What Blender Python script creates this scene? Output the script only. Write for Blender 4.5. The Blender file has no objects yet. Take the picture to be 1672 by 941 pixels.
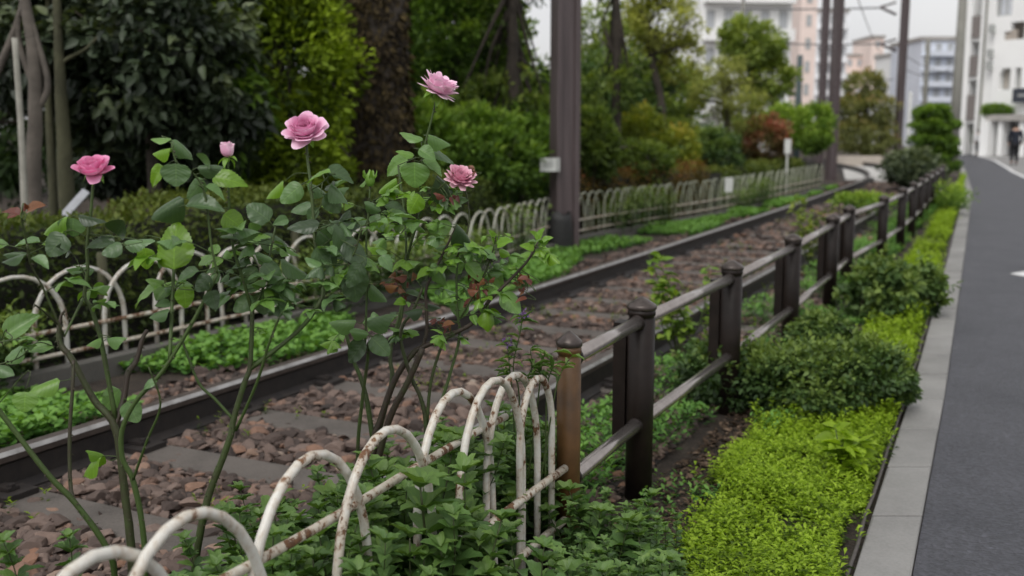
import bpy, math, random
import numpy as np
from math import radians as R, sin, cos, pi, sqrt, atan
from mathutils import Vector, Matrix

rng = np.random.default_rng(11)
random.seed(11)
scene = bpy.context.scene
COL = scene.collection

# ------------------------------------------------------------------ camera
CAM = np.array([0.0, 0.0, 1.4])
FPX = 1672.0
PITCH = atan(255.5 / 1672.0)
FWD = np.array([0, cos(PITCH), -sin(PITCH)])
UPV = np.array([0, sin(PITCH), cos(PITCH)])
RGT = np.array([1.0, 0, 0])
def ray(px, py):
    return RGT * (px - 836) / FPX + UPV * (470.5 - py) / FPX + FWD
def G(px, py, z=0.0):
    r = ray(px, py); t = (z - CAM[2]) / r[2]
    return CAM + r * t
def A(px, py, Y):
    r = ray(px, py)
    return CAM + r * (Y / r[1])

# ------------------------------------------------------------------ mesh builder
class MB:
    def __init__(s):
        s.V = []; s.F = []; s.T = []; s.U = []; s.n = 0
    def add(s, V, F, t=0.5, uv=None, mi=0):
        V = np.asarray(V, float).reshape(-1, 3)
        if not isinstance(F, (list, tuple)) or (len(F) and np.ndim(F[0]) < 2): F = [F]
        for f in F:
            f = np.asarray(f, np.int64)
            if f.size: s.F.append((f + s.n, mi))
        s.V.append(V); k = len(V)
        s.T.append(np.broadcast_to(np.asarray(t, float), (k,)).copy())
        s.U.append(np.zeros((k, 2)) if uv is None else np.asarray(uv, float))
        s.n += k
    def poly(s, V, f, **k):
        s.add(V, [np.array([f])], **k)
    def box(s, c, size, rz=0.0, t=0.5, mi=0, rot=None):
        x, y, z = np.array(size) / 2.0
        V = np.array([[a*x, b*y, d*z] for d in (-1, 1) for b in (-1, 1) for a in (-1, 1)])
        if rot is not None: V = V @ np.asarray(rot).T
        ca, sa = cos(rz), sin(rz)
        V = V @ np.array([[ca, sa, 0], [-sa, ca, 0], [0, 0, 1]]) + np.asarray(c)
        F = np.array([[0, 2, 3, 1], [4, 5, 7, 6], [0, 1, 5, 4], [2, 6, 7, 3], [0, 4, 6, 2], [1, 3, 7, 5]])
        s.add(V, [F], t=t, mi=mi)
    def tube(s, pts, rad, seg=8, smooth=0, caps=True, t=0.5, mi=0, wob=0.0):
        P = np.asarray(pts, float)
        r = np.broadcast_to(np.asarray(rad, float), (len(P),)).astype(float)
        if smooth: P, r = spline(P, r, smooth)
        k = len(P)
        tan = np.gradient(P, axis=0); tan /= np.linalg.norm(tan, axis=1)[:, None] + 1e-9
        u = np.cross(tan[0], [0, 0, 1.0])
        if np.linalg.norm(u) < 0.1: u = np.cross(tan[0], [1.0, 0, 0])
        rings = []
        for i in range(k):
            u = u - tan[i] * np.dot(u, tan[i]); u /= np.linalg.norm(u) + 1e-9
            w = np.cross(tan[i], u)
            a = np.arange(seg) * 2 * pi / seg
            rr = r[i] * (1 + (rng.uniform(-wob, wob, seg) if wob else 0))
            rings.append(P[i] + (np.cos(a) * rr)[:, None] * u + (np.sin(a) * rr)[:, None] * w)
        V = np.concatenate(rings)
        i = np.arange(k - 1)[:, None]; j = np.arange(seg)[None, :]; j2 = (j + 1) % seg
        F = np.stack([i*seg + j, i*seg + j2, (i+1)*seg + j2, (i+1)*seg + j], -1).reshape(-1, 4)
        fs = [F]
        if caps:
            fs += [np.array([np.arange(seg)[::-1]]), np.array([np.arange(seg) + (k-1)*seg])]
        uv = np.stack([np.tile(np.arange(seg)/seg, k), np.repeat(np.linspace(0, 1, k), seg)], -1)
        s.add(V, fs, t=t, uv=uv, mi=mi)
    def lathe(s, prof, seg=24, c=(0, 0, 0), t=0.5, mi=0, sq=None):
        prof = np.asarray(prof, float); k = len(prof)
        a = np.arange(seg) * 2 * pi / seg
        V = np.stack([np.outer(prof[:, 0], np.cos(a)), np.outer(prof[:, 0], np.sin(a)), np.repeat(prof[:, 1][:, None], seg, 1)], -1).reshape(-1, 3) + np.asarray(c)
        i = np.arange(k - 1)[:, None]; j = np.arange(seg)[None, :]; j2 = (j + 1) % seg
        F = np.stack([i*seg + j, i*seg + j2, (i+1)*seg + j2, (i+1)*seg + j], -1).reshape(-1, 4)
        s.add(V, [F, np.array([np.arange(seg)[::-1]]), np.array([np.arange(seg) + (k-1)*seg])], t=t, mi=mi)
    def leaves(s, tmpl, pos, d, n, size, tint, wid=None, mi=0):
        TV, TF, TU = tmpl
        pos = np.asarray(pos, float); N = len(pos)
        if N == 0: return
        d = np.asarray(d, float); d = d / (np.linalg.norm(d, axis=1)[:, None] + 1e-9)
        n = np.asarray(n, float); n = n - d * np.sum(n*d, 1)[:, None]; n = n / (np.linalg.norm(n, axis=1)[:, None] + 1e-9)
        x = np.cross(d, n)
        size = np.broadcast_to(np.asarray(size, float), (N,))
        wid = size if wid is None else np.broadcast_to(np.asarray(wid, float), (N,))
        V = (TV[None, :, 0:1] * wid[:, None, None] * x[:, None, :] + TV[None, :, 1:2] * size[:, None, None] * d[:, None, :]
             + TV[None, :, 2:3] * size[:, None, None] * n[:, None, :] + pos[:, None, :])
        k = len(TV); off = (np.arange(N) * k)[:, None, None]
        F = [(f[None] + off).reshape(-1, f.shape[1]) for f in TF]
        s.add(V.reshape(-1, 3), F, t=np.repeat(np.broadcast_to(np.asarray(tint, float), (N,)), k), uv=np.tile(TU, (N, 1)), mi=mi)
    def mesh(s, name, mats, loc=(0, 0, 0), smooth=True):
        V = np.concatenate(s.V) - np.asarray(loc)
        me = bpy.data.meshes.new(name)
        me.vertices.add(len(V)); me.vertices.foreach_set('co', V.astype(np.float32).ravel())
        lv = np.concatenate([f.ravel() for f, _ in s.F]).astype(np.int32)
        tot = np.concatenate([np.full(len(f), f.shape[1]) for f, _ in s.F]).astype(np.int32)
        mi = np.concatenate([np.full(len(f), m) for f, m in s.F]).astype(np.int32)
        st = np.concatenate([[0], np.cumsum(tot)[:-1]]).astype(np.int32)
        me.loops.add(len(lv)); me.loops.foreach_set('vertex_index', lv)
        me.polygons.add(len(tot)); me.polygons.foreach_set('loop_start', st)
        for m in (mats if isinstance(mats, (list, tuple)) else [mats]): me.materials.append(m)
        me.polygons.foreach_set('material_index', mi)
        me.polygons.foreach_set('use_smooth', np.full(len(tot), bool(smooth)))
        at = me.attributes.new('tint', 'FLOAT', 'POINT'); at.data.foreach_set('value', np.concatenate(s.T).astype(np.float32))
        au = me.attributes.new('luv', 'FLOAT2', 'POINT'); au.data.foreach_set('vector', np.concatenate(s.U).astype(np.float32).ravel())
        me.update(calc_edges=True)
        return me

def spline(P, r, m):
    P = np.asarray(P, float); k = len(P)
    if k < 3:
        tt = np.linspace(0, 1, m + 1)[:, None]
        return P[0] + (P[-1] - P[0]) * tt, r[0] + (r[-1] - r[0]) * tt[:, 0]
    Q = np.vstack([2*P[0] - P[1], P, 2*P[-1] - P[-2]]); out = []; ro = []
    for i in range(k - 1):
        p0, p1, p2, p3 = Q[i:i+4]
        for a in range(m):
            t = a / m
            out.append(0.5 * ((2*p1) + (-p0+p2)*t + (2*p0-5*p1+4*p2-p3)*t*t + (-p0+3*p1-3*p2+p3)*t**3))
            ro.append(r[i] + (r[i+1] - r[i]) * t)
    out.append(P[-1]); ro.append(r[-1])
    return np.array(out), np.array(ro)

# ------------------------------------------------------------------ objects
def tag(o, label=None, cat=None, group=None, kind=None):
    if label: o['label'] = label
    if cat: o['category'] = cat
    if group: o['group'] = group
    if kind: o['kind'] = kind
    return o
def thing(name, label, cat, loc=(0, 0, 0), group=None, rz=0.0):
    o = bpy.data.objects.new(name, None); COL.objects.link(o)
    o.empty_display_size = 0.2
    o.location = tuple(float(v) for v in loc); o.rotation_euler = (0, 0, rz)
    return tag(o, label, cat, group)
def root_loc(o):
    while o.parent: o = o.parent
    return np.array(o.location)
def obj(name, mb, mats, parent=None, loc=None, smooth=True, label=None, local=False):
    if parent is not None: L = np.zeros(3) if local else root_loc(parent)
    else: L = np.zeros(3) if loc is None else np.asarray(loc, float)
    o = bpy.data.objects.new(name, mb.mesh(name, mats, L, smooth)); COL.objects.link(o)
    if parent is not None: o.parent = parent
    else: o.location = tuple(float(v) for v in L)
    if label: o['label'] = label
    return o
def copy_tree(o, parent=None):
    c = o.copy(); COL.objects.link(c)
    if parent: c.parent = parent
    for ch in list(o.children): copy_tree(ch, c)
    return c

# ------------------------------------------------------------------ materials
def newmat(name):
    m = bpy.data.materials.new(name); m.use_nodes = True
    nt = m.node_tree; b = nt.nodes['Principled BSDF']
    return m, nt, b
def nd(nt, typ, **kw):
    n = nt.nodes.new(typ)
    for k, v in kw.items():
        if k.startswith('i_'):
            key = k[2:]; n.inputs[int(key) if key.isdigit() else key.replace('_', ' ')].default_value = v
        else: setattr(n, k, v)
    return n
def ramp(nt, fac, stops, interp='LINEAR'):
    n = nt.nodes.new('ShaderNodeValToRGB'); n.color_ramp.interpolation = interp
    el = n.color_ramp.elements
    while len(el) < len(stops): el.new(0.5)
    for e, (p, c) in zip(el, stops):
        e.position = p; e.color = (*c, 1) if len(c) == 3 else c
    if fac is not None: nt.links.new(fac, n.inputs[0])
    return n
def g3(v): return (v, v, v)
def noise(nt, scale, detail=4, rough=0.55, vec=None, dist=0.0):
    n = nd(nt, 'ShaderNodeTexNoise'); n.inputs['Scale'].default_value = scale
    n.inputs['Detail'].default_value = detail; n.inputs['Roughness'].default_value = rough; n.inputs['Distortion'].default_value = dist
    if vec is None: vec = nd(nt, 'ShaderNodeNewGeometry').outputs['Position']
    nt.links.new(vec, n.inputs['Vector'])
    return n.outputs['Fac']
def bump(nt, b, h, strength=0.4, dist=0.01):
    n = nd(nt, 'ShaderNodeBump'); n.inputs['Strength'].default_value = strength; n.inputs['Distance'].default_value = dist
    nt.links.new(h, n.inputs['Height']); nt.links.new(n.outputs[0], b.inputs['Normal'])
    return n
def mixc(nt, fac, a, b, mode='MIX'):
    n = nd(nt, 'ShaderNodeMix', data_type='RGBA', blend_type=mode)
    for sock, v in ((n.inputs[0], fac), (n.inputs[6], a), (n.inputs[7], b)):
        if hasattr(v, 'links'): nt.links.new(v, sock)
        elif isinstance(v, (int, float)): sock.default_value = v
        else: sock.default_value = (*v, 1)
    return n.outputs[2]
def math_(nt, op, a, b=None, clamp=False):
    n = nd(nt, 'ShaderNodeMath', operation=op, use_clamp=clamp)
    for i, v in enumerate((a, b)):
        if v is None: continue
        if hasattr(v, 'links'): nt.links.new(v, n.inputs[i])
        else: n.inputs[i].default_value = v
    return n.outputs[0]

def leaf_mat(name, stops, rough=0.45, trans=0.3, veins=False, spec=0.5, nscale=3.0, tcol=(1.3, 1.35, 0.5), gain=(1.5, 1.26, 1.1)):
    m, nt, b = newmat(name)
    if not name.startswith(('petal', 'purple', 'litter', 'red')): stops = [(p, tuple(x*g*(.6 if p == 0 else 1) for x, g in zip(c, gain))) for p, c in stops]  # dark end lowered to put the shade between leaves into the colour
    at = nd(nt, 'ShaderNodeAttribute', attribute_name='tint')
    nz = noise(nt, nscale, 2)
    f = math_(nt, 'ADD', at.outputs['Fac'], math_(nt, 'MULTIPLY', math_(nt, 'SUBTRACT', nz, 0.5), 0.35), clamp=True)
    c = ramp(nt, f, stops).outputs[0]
    hgt = None
    if veins:
        uv = nd(nt, 'ShaderNodeAttribute', attribute_name='luv')
        sp = nd(nt, 'ShaderNodeSeparateXYZ'); nt.links.new(uv.outputs['Vector'], sp.inputs[0])
        au = math_(nt, 'ABSOLUTE', sp.outputs[0])
        mid = math_(nt, 'LESS_THAN', au, 0.045)
        ph = math_(nt, 'FRACT', math_(nt, 'MULTIPLY', math_(nt, 'SUBTRACT', sp.outputs[1], math_(nt, 'MULTIPLY', au, 0.28)), 7.0))
        side = math_(nt, 'ABSOLUTE', math_(nt, 'SUBTRACT', ph, 0.5))          # 0.5 at the vein
        sv = math_(nt, 'MULTIPLY', math_(nt, 'GREATER_THAN', side, 0.44), 0.55)
        v = math_(nt, 'MAXIMUM', mid, sv)
        hgt = math_(nt, 'SUBTRACT', math_(nt, 'MULTIPLY', math_(nt, 'SUBTRACT', 0.5, side), 1.0), mid)
        c = mixc(nt, math_(nt, 'MULTIPLY', v, 0.5), c, mixc(nt, 1.0, c, (1.7, 1.6, 1.4), 'MULTIPLY'))
        blot = noise(nt, 60, 3)
        c = mixc(nt, math_(nt, 'MULTIPLY', blot, 0.5), c, mixc(nt, 1.0, c, (0.7, 0.75, 0.7), 'MULTIPLY'))
    nt.links.new(c, b.inputs['Base Color'])
    b.inputs['Roughness'].default_value = rough
    b.inputs['Specular IOR Level'].default_value = spec
    if hgt is not None: bump(nt, b, hgt, 0.5, 0.0012)
    tr = nd(nt, 'ShaderNodeBsdfTranslucent')
    nt.links.new(mixc(nt, 1.0, c, tcol, 'MULTIPLY'), tr.inputs['Color'])
    mx = nd(nt, 'ShaderNodeMixShader'); mx.inputs[0].default_value = trans
    nt.links.new(b.outputs[0], mx.inputs[1]); nt.links.new(tr.outputs[0], mx.inputs[2])
    nt.links.new(mx.outputs[0], nt.nodes['Material Output'].inputs['Surface'])
    return m
def simple(name, col, rough=0.6, metal=0.0, var=0.25, scale=8.0, bmp=0.0, bscale=60.0, bd=0.003, spec=0.5):
    m, nt, b = newmat(name)
    nz = noise(nt, scale, 5)
    c = ramp(nt, nz, [(0.25, tuple(x*(1-var) for x in col)), (0.75, tuple(min(1, x*(1+var)) for x in col))]).outputs[0]
    nt.links.new(c, b.inputs['Base Color'])
    b.inputs['Roughness'].default_value = rough; b.inputs['Metallic'].default_value = metal
    b.inputs['Specular IOR Level'].default_value = spec
    if bmp: bump(nt, b, noise(nt, bscale, 4), bmp, bd)
    return m

M = {}
M['rose_leaf'] = leaf_mat('rose_leaf', [(0, (.044, .092, .046)), (.25, (.088, .185, .085)), (.5, (.10, .225, .055)), (.8, (.115, .26, .025)), (1, (.075, .175, .006))], .34, .28, True, .55)
M['red_leaf'] = leaf_mat('red_leaf', [(0, (.11, .028, .026)), (.5, (.19, .062, .04)), (1, (.24, .12, .04))], .4, .3, True)
M['weed_leaf'] = leaf_mat('weed_leaf', [(0, (.032, .075, .020)), (.5, (.075, .155, .036)), (1, (.17, .28, .06))], .45, .3, True, .45, gain=(1.15, 1.1, 1.25))
M['lime_leaf'] = leaf_mat('lime_leaf', [(0, (.03, .07, .008)), (.5, (.16, .27, .014)), (1, (.28, .43, .04))], .5, .4, False, .3, 2.0, gain=(1.27, 1.17, 1.1))
M['ground_leaf'] = leaf_mat('ground_leaf', [(0, (.035, .085, .02)), (.5, (.085, .19, .04)), (1, (.16, .29, .06))], .6, .3, False, .3, 2.0, gain=(1.15, 1.2, 1.2))
M['shrub_leaf'] = leaf_mat('shrub_leaf', [(0, (.016, .042, .015)), (.5, (.048, .105, .034)), (1, (.12, .20, .05))], .55, .25, False, .35)
M['camellia_leaf'] = leaf_mat('camellia_leaf', [(0, (.012, .026, .015)), (.5, (.036, .062, .036)), (1, (.10, .145, .075))], .5, .18, False, .4)
M['conifer_leaf'] = leaf_mat('conifer_leaf', [(0, (.03, .065, .008)), (.5, (.12, .21, .014)), (1, (.22, .34, .025))], .65, .25, False, .25)
M['tree_leaf'] = leaf_mat('tree_leaf', [(0, (.026, .058, .015)), (.5, (.10, .175, .042)), (1, (.21, .30, .07))], .6, .35, False, .3)
M['bright_leaf'] = leaf_mat('bright_leaf', [(0, (.024, .07, .014)), (.5, (.095, .20, .032)), (1, (.20, .33, .055))], .6, .35, False, .3)
M['olive_leaf'] = leaf_mat('olive_leaf', [(0, (.08, .11, .03)), (.5, (.20, .26, .065)), (1, (.32, .39, .10))], .6, .35, False, .3)
M['autumn_leaf'] = leaf_mat('autumn_leaf', [(0, (.05, .095, .016)), (.55, (.15, .23, .03)), (.85, (.25, .30, .045)), (1, (.31, .26, .06))], .6, .35, False, .3, tcol=(1.2, 1.1, .5))
M['russet_leaf'] = leaf_mat('russet_leaf', [(0, (.05, .08, .025)), (.5, (.12, .12, .05)), (1, (.28, .12, .09))], .6, .3, False, .3, tcol=(1.3, .9, .6))
M['hedge_leaf'] = leaf_mat('hedge_leaf', [(0, (.014, .026, .008)), (.4, (.045, .068, .014)), (.8, (.10, .125, .022)), (1, (.13, .15, .025))], .6, .25, False, .3, gain=(1.15, 1.2, 1.1))
M['petal'] = leaf_mat('petal', [(0, (.66, .13, .33)), (.35, (.88, .44, .65)), (.7, (.94, .64, .79)), (1, (.95, .78, .83))], .55, .25, False, .3, 30.0, (1.05, .85, .95))
M['petal_deep'] = leaf_mat('petal_deep', [(0, (.68, .14, .34)), (.5, (.86, .33, .55)), (1, (.94, .55, .73))], .55, .25, False, .3, 30.0, (1.05, .85, .95))
M['petal_faded'] = leaf_mat('petal_faded', [(0, (.52, .12, .22)), (.5, (.76, .36, .48)), (1, (.86, .56, .64))], .6, .25, False, .3, 30.0, (1.05, .85, .95))
M['purple'] = leaf_mat('purple', [(0, (.16, .08, .32)), (1, (.34, .2, .55))], .6, .3)

def stem_mat(name, green, brown, moss=0.5):
    m, nt, b = newmat(name)
    at = nd(nt, 'ShaderNodeAttribute', attribute_name='tint')
    nz = noise(nt, 28, 5, .7)
    f = math_(nt, 'ADD', at.outputs['Fac'], math_(nt, 'MULTIPLY', math_(nt, 'SUBTRACT', nz, .5), 1.3), clamp=True)
    c = ramp(nt, f, [(0.15, brown), (.5, tuple((x+y)*.45 for x, y in zip(green, brown))), (.85, green)]).outputs[0]
    nt.links.new(c, b.inputs['Base Color']); b.inputs['Roughness'].default_value = .6
    bump(nt, b, noise(nt, 160, 4), .5, .002)
    return m
M['cane'] = stem_mat('cane', (.05, .085, .018), (.040, .027, .018))
M['bark'] = simple('bark', (.045, .036, .028), .9, 0, .5, 5, .8, 14, .03)
M['grey_bark'] = simple('grey_bark', (.11, .095, .08), .9, 0, .4, 6, .6, 40, .01)
M['green_bark'] = simple('green_bark', (.065, .065, .035), .9, 0, .4, 5, .6, 30, .01)
M['bamboo'] = simple('bamboo', (.30, .29, .25), .7, 0, .25, 10, .3, 50)

# rusty white paint
def rusty(name, white=(.74, .74, .72), amount=.5):
    m, nt, b = newmat(name)
    mp = nd(nt, 'ShaderNodeMapping'); mp.inputs['Scale'].default_value = (1.25, 1.25, .55)
    nt.links.new(nd(nt, 'ShaderNodeNewGeometry').outputs['Position'], mp.inputs['Vector'])
    n1 = noise(nt, 13, 8, .72, mp.outputs[0], .5); n2 = noise(nt, 60, 5, .65)
    f = math_(nt, 'ADD', n1, math_(nt, 'MULTIPLY', math_(nt, 'SUBTRACT', n2, .5), .45))
    k = ramp(nt, f, [(amount + .055, (0, 0, 0)), (amount + .105, (1, 1, 1))]).outputs[0]
    edge = ramp(nt, f, [(amount - .10, (0, 0, 0)), (amount + .07, (1, 1, 1))]).outputs[0]
    rust = ramp(nt, n2, [(.3, (.045, .026, .018)), (.55, (.13, .06, .028)), (.75, (.24, .13, .06))]).outputs[0]
    dirt = noise(nt, 16, 4)
    wt = mixc(nt, math_(nt, 'MULTIPLY', dirt, .45), white, (.42, .38, .30))
    wt = mixc(nt, math_(nt, 'MULTIPLY', edge, .6), wt, (.40, .30, .20))
    nt.links.new(mixc(nt, k, wt, rust), b.inputs['Base Color'])
    nt.links.new(ramp(nt, k, [(0, g3(.38)), (1, g3(.85))]).outputs[0], b.inputs['Roughness'])
    bump(nt, b, math_(nt, 'SUBTRACT', math_(nt, 'MULTIPLY', n2, .4), k), .35, .0015)
    return m
M['rusty_white'] = rusty('rusty_white', (.67, .66, .62), amount=.508)
M['rusty_white_far'] = rusty('rusty_white_far', (.66, .67, .64), .53)
nt = M['rusty_white_far'].node_tree; b = nt.nodes['Principled BSDF']     # dirty green mixed in more with distance
src = b.inputs['Base Color'].links[0].from_socket; sp = nd(nt, 'ShaderNodeSeparateXYZ'); nt.links.new(nd(nt, 'ShaderNodeNewGeometry').outputs['Position'], sp.inputs[0])
far_green = ramp(nt, math_(nt, 'ADD', math_(nt, 'MULTIPLY', sp.outputs[1], .05), math_(nt, 'MULTIPLY', noise(nt, 3, 4), .3)), [(.45, g3(0)), (.85, g3(.8))]).outputs[0]
nt.links.new(mixc(nt, far_green, src, (.22, .25, .16)), b.inputs['Base Color'])
M['rusty_bar'] = rusty('rusty_bar', (.62, .60, .54), .46)

# brown fence
m, nt, b = newmat('brown_paint'); M['brown_paint'] = m
c = ramp(nt, noise(nt, 14, 5), [(.3, (.009, .006, .005)), (.7, (.018, .012, .010))]).outputs[0]
b.inputs['Specular IOR Level'].default_value = .25
nt.links.new(c, b.inputs['Base Color']); nt.links.new(ramp(nt, noise(nt, 25, 4), [(.3, g3(.38)), (.7, g3(.55))]).outputs[0], b.inputs['Roughness'])
bump(nt, b, noise(nt, 90, 3), .15, .002)
m, nt, b = newmat('rail_tube_paint'); M['rail_tube_paint'] = m
c = ramp(nt, noise(nt, 20, 5), [(.2, (.31, .275, .255)), (.8, (.43, .39, .37))]).outputs[0]
nt.links.new(c, b.inputs['Base Color']); b.inputs['Metallic'].default_value = .82; b.inputs['Roughness'].default_value = .25; b.inputs['Specular IOR Level'].default_value = .8
M['cap_metal'] = simple('cap_metal', (.075, .06, .054), .3, .5, .4, 40)
M['old_post'] = simple('old_post', (.095, .045, .013), .5, 0, .5, 10, .3, 40)

# rail steel
m, nt, b = newmat('rail_side'); M['rail_side'] = m
c = ramp(nt, noise(nt, 20, 5), [(.3, (.010, .008, .008)), (.7, (.026, .020, .017))]).outputs[0]
nt.links.new(c, b.inputs['Base Color']); b.inputs['Roughness'].default_value = .6
bump(nt, b, noise(nt, 80, 4), .3, .003)
m, nt, b = newmat('rail_top'); M['rail_top'] = m
c = ramp(nt, noise(nt, 12, 5), [(.3, (.24, .23, .22)), (.7, (.44, .43, .42))]).outputs[0]
nt.links.new(c, b.inputs['Base Color']); b.inputs['Roughness'].default_value = .38; b.inputs['Metallic'].default_value = .5
M['rail_shoulder'] = simple('rail_shoulder', (.075, .06, .052), .55, .2, .35, 15)

# concrete
def concrete(name, col, var=.3):
    m, nt, b = newmat(name)
    n1 = noise(nt, 2.5, 6, .6); n2 = noise(nt, 85, 4, .75)
    f = math_(nt, 'ADD', math_(nt, 'MULTIPLY', n1, .6), math_(nt, 'MULTIPLY', n2, .4))
    c = ramp(nt, f, [(.25, tuple(x*(1-var) for x in col)), (.5, col), (.75, tuple(x*(1+var*.8) for x in col))]).outputs[0]
    at = nd(nt, 'ShaderNodeAttribute', attribute_name='tint')
    c = mixc(nt, .5, c, mixc(nt, 1.0, c, ramp(nt, at.outputs['Fac'], [(0, g3(.45)), (1, g3(1.55))]).outputs[0], 'MULTIPLY'))
    nt.links.new(c, b.inputs['Base Color']); b.inputs['Roughness'].default_value = .85
    bump(nt, b, n2, .35, .004)
    return m
M['kerb'] = concrete('kerb', (.225, .22, .212), .42)
M['sleeper'] = concrete('sleeper', (.10, .087, .077), .75)
M['wall_conc'] = concrete('wall_conc', (.10, .095, .085), .5)

# asphalt
m, nt, b = newmat('asphalt'); M['asphalt'] = m
vo = nd(nt, 'ShaderNodeTexVoronoi'); vo.inputs['Scale'].default_value = 75
nt.links.new(nd(nt, 'ShaderNodeNewGeometry').outputs['Position'], vo.inputs['Vector'])
n1 = noise(nt, 1.6, 8, .72); n2 = noise(nt, 220, 2)
sp = ramp(nt, vo.outputs['Color'], [(0, g3(.55)), (.6, g3(.95)), (.95, g3(1.3)), (1, g3(2.3))]).outputs[0]
bs = ramp(nt, n1, [(.25, (.030, .031, .040)), (.5, (.050, .051, .062)), (.75, (.070, .070, .083))]).outputs[0]
nt.links.new(mixc(nt, 1.0, bs, sp, 'MULTIPLY'), b.inputs['Base Color'])
b.inputs['Roughness'].default_value = .58
bump(nt, b, math_(nt, 'ADD', vo.outputs['Distance'], n2), .6, .006)
M['white_line'] = simple('white_line', (.62, .62, .62), .7, 0, .2, 30)

# soil
m, nt, b = newmat('soil'); M['soil'] = m
n1 = noise(nt, 6, 8, .7); n2 = noise(nt, 60, 5, .7)
f = math_(nt, 'ADD', math_(nt, 'MULTIPLY', n1, .5), math_(nt, 'MULTIPLY', n2, .5))
nt.links.new(ramp(nt, f, [(.32, (.012, .009, .007)), (.5, (.042, .030, .022)), (.66, (.11, .085, .062))]).outputs[0], b.inputs['Base Color'])
b.inputs['Roughness'].default_value = .95; bump(nt, b, f, 1.0, .05)
# ballast
m, nt, b = newmat('stone'); M['stone'] = m
at = nd(nt, 'ShaderNodeAttribute', attribute_name='tint')
c = ramp(nt, at.outputs['Fac'], [(0, (.026, .018, .015)), (.4, (.082, .056, .046)), (.75, (.165, .117, .096)), (.9, (.19, .10, .062)), (1, (.29, .25, .21))]).outputs[0]
c = mixc(nt, noise(nt, 90, 4), mixc(nt, 1.0, c, g3(.7), 'MULTIPLY'), mixc(nt, 1.0, c, g3(1.35), 'MULTIPLY'))
nt.links.new(c, b.inputs['Base Color']); b.inputs['Roughness'].default_value = .8
bump(nt, b, noise(nt, 140, 3), .3, .004)
m, nt, b = newmat('ballast_bed'); M['ballast_bed'] = m
vo = nd(nt, 'ShaderNodeTexVoronoi'); vo.inputs['Scale'].default_value = 20
nt.links.new(nd(nt, 'ShaderNodeNewGeometry').outputs['Position'], vo.inputs['Vector'])
c = ramp(nt, vo.outputs['Color'], [(0, (.02, .014, .012)), (1, (.05, .036, .030))]).outputs[0]
c = mixc(nt, ramp(nt, vo.outputs['Distance'], [(.2, g3(0)), (.6, g3(1))]).outputs[0], c, (.014, .010, .009))
nt.links.new(c, b.inputs['Base Color']); b.inputs['Roughness'].default_value = .9
bump(nt, b, math_(nt, 'SUBTRACT', 1, vo.outputs['Distance']), .8, .03)

# pole + building paints
m, nt, b = newmat('pole_paint'); M['pole_paint'] = m
tc = nd(nt, 'ShaderNodeNewGeometry'); mp = nd(nt, 'ShaderNodeMapping'); mp.inputs['Scale'].default_value = (6, 6, .35)
nt.links.new(tc.outputs['Position'], mp.inputs['Vector'])
f = noise(nt, 3, 5, .6, mp.outputs[0])
nt.links.new(ramp(nt, f, [(.3, (.065, .049, .050)), (.7, (.110, .085, .087))]).outputs[0], b.inputs['Base Color'])
b.inputs['Roughness'].default_value = .45; bump(nt, b, noise(nt, 60, 3), .1, .003)
M['black_rubber'] = simple('black_rubber', (.012, .012, .012), .6, 0, .4, 20, .5, 30, .01)
M['sign_white'] = simple('sign_white', (.62, .63, .61), .5, 0, .12, 10)
M['sign_grey'] = simple('sign_grey', (.36, .37, .36), .5, 0, .12, 10)
M['sign_ink'] = simple('sign_ink', (.15, .16, .15), .6)
M['board_grey'] = simple('board_grey', (.36, .37, .40), .6, 0, .2, 10)
M['white_wall'] = simple('white_wall', (.88, .88, .87), .8, 0, .04, .6)  # building wall colours are lightened to stand in for distance haze
M['cream_wall'] = simple('cream_wall', (.86, .85, .82), .8, 0, .04, .6)
M['pink_wall'] = simple('pink_wall', (.84, .70, .64), .8, 0, .06, .5)
M['blue_wall'] = simple('blue_wall', (.66, .70, .78), .7, 0, .08, .4)
M['grey_wall'] = simple('grey_wall', (.82, .83, .85), .8, 0, .08, .4)
M['brown_panel'] = simple('brown_panel', (.20, .175, .165), .6, 0, .1, 3)
M['dark_opening'] = simple('dark_opening', (.05, .05, .055), .5, 0, .3, 2)
M['tan_reveal'] = simple('tan_reveal', (.42, .37, .32), .8, 0, .15, 2)
M['shutter'] = simple('shutter', (.13, .13, .14), .5, 0, .2, 4)
M['roof_slab'] = simple('roof_slab', (.38, .36, .34), .8, 0, .15, 3)
m, nt, b = newmat('window_glass'); M['window_glass'] = m
nt.links.new(ramp(nt, noise(nt, .7, 3), [(.3, (.42, .44, .48)), (.7, (.64, .66, .70))]).outputs[0], b.inputs['Base Color'])  # pale glass base, distance haze put into the colour
b.inputs['Roughness'].default_value = .12; b.inputs['Specular IOR Level'].default_value = .8
M['sign_dark'] = simple('sign_dark', (.035, .04, .055), .4, 0, .2, 3)
M['steel_green'] = simple('steel_green', (.06, .085, .09), .5, 0, .2, 3)
M['conc_pole'] = simple('conc_pole', (.24, .235, .21), .85, 0, .15, 3)
M['wire'] = simple('wire', (.10, .10, .11), .5)
M['pavement'] = concrete('pavement', (.45, .44, .42), .15)
M['side_pavement'] = concrete('side_pavement', (.22, .215, .21), .2)
M['rope'] = simple('rope', (.07, .06, .055), .7, 0, .3, 40)
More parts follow.
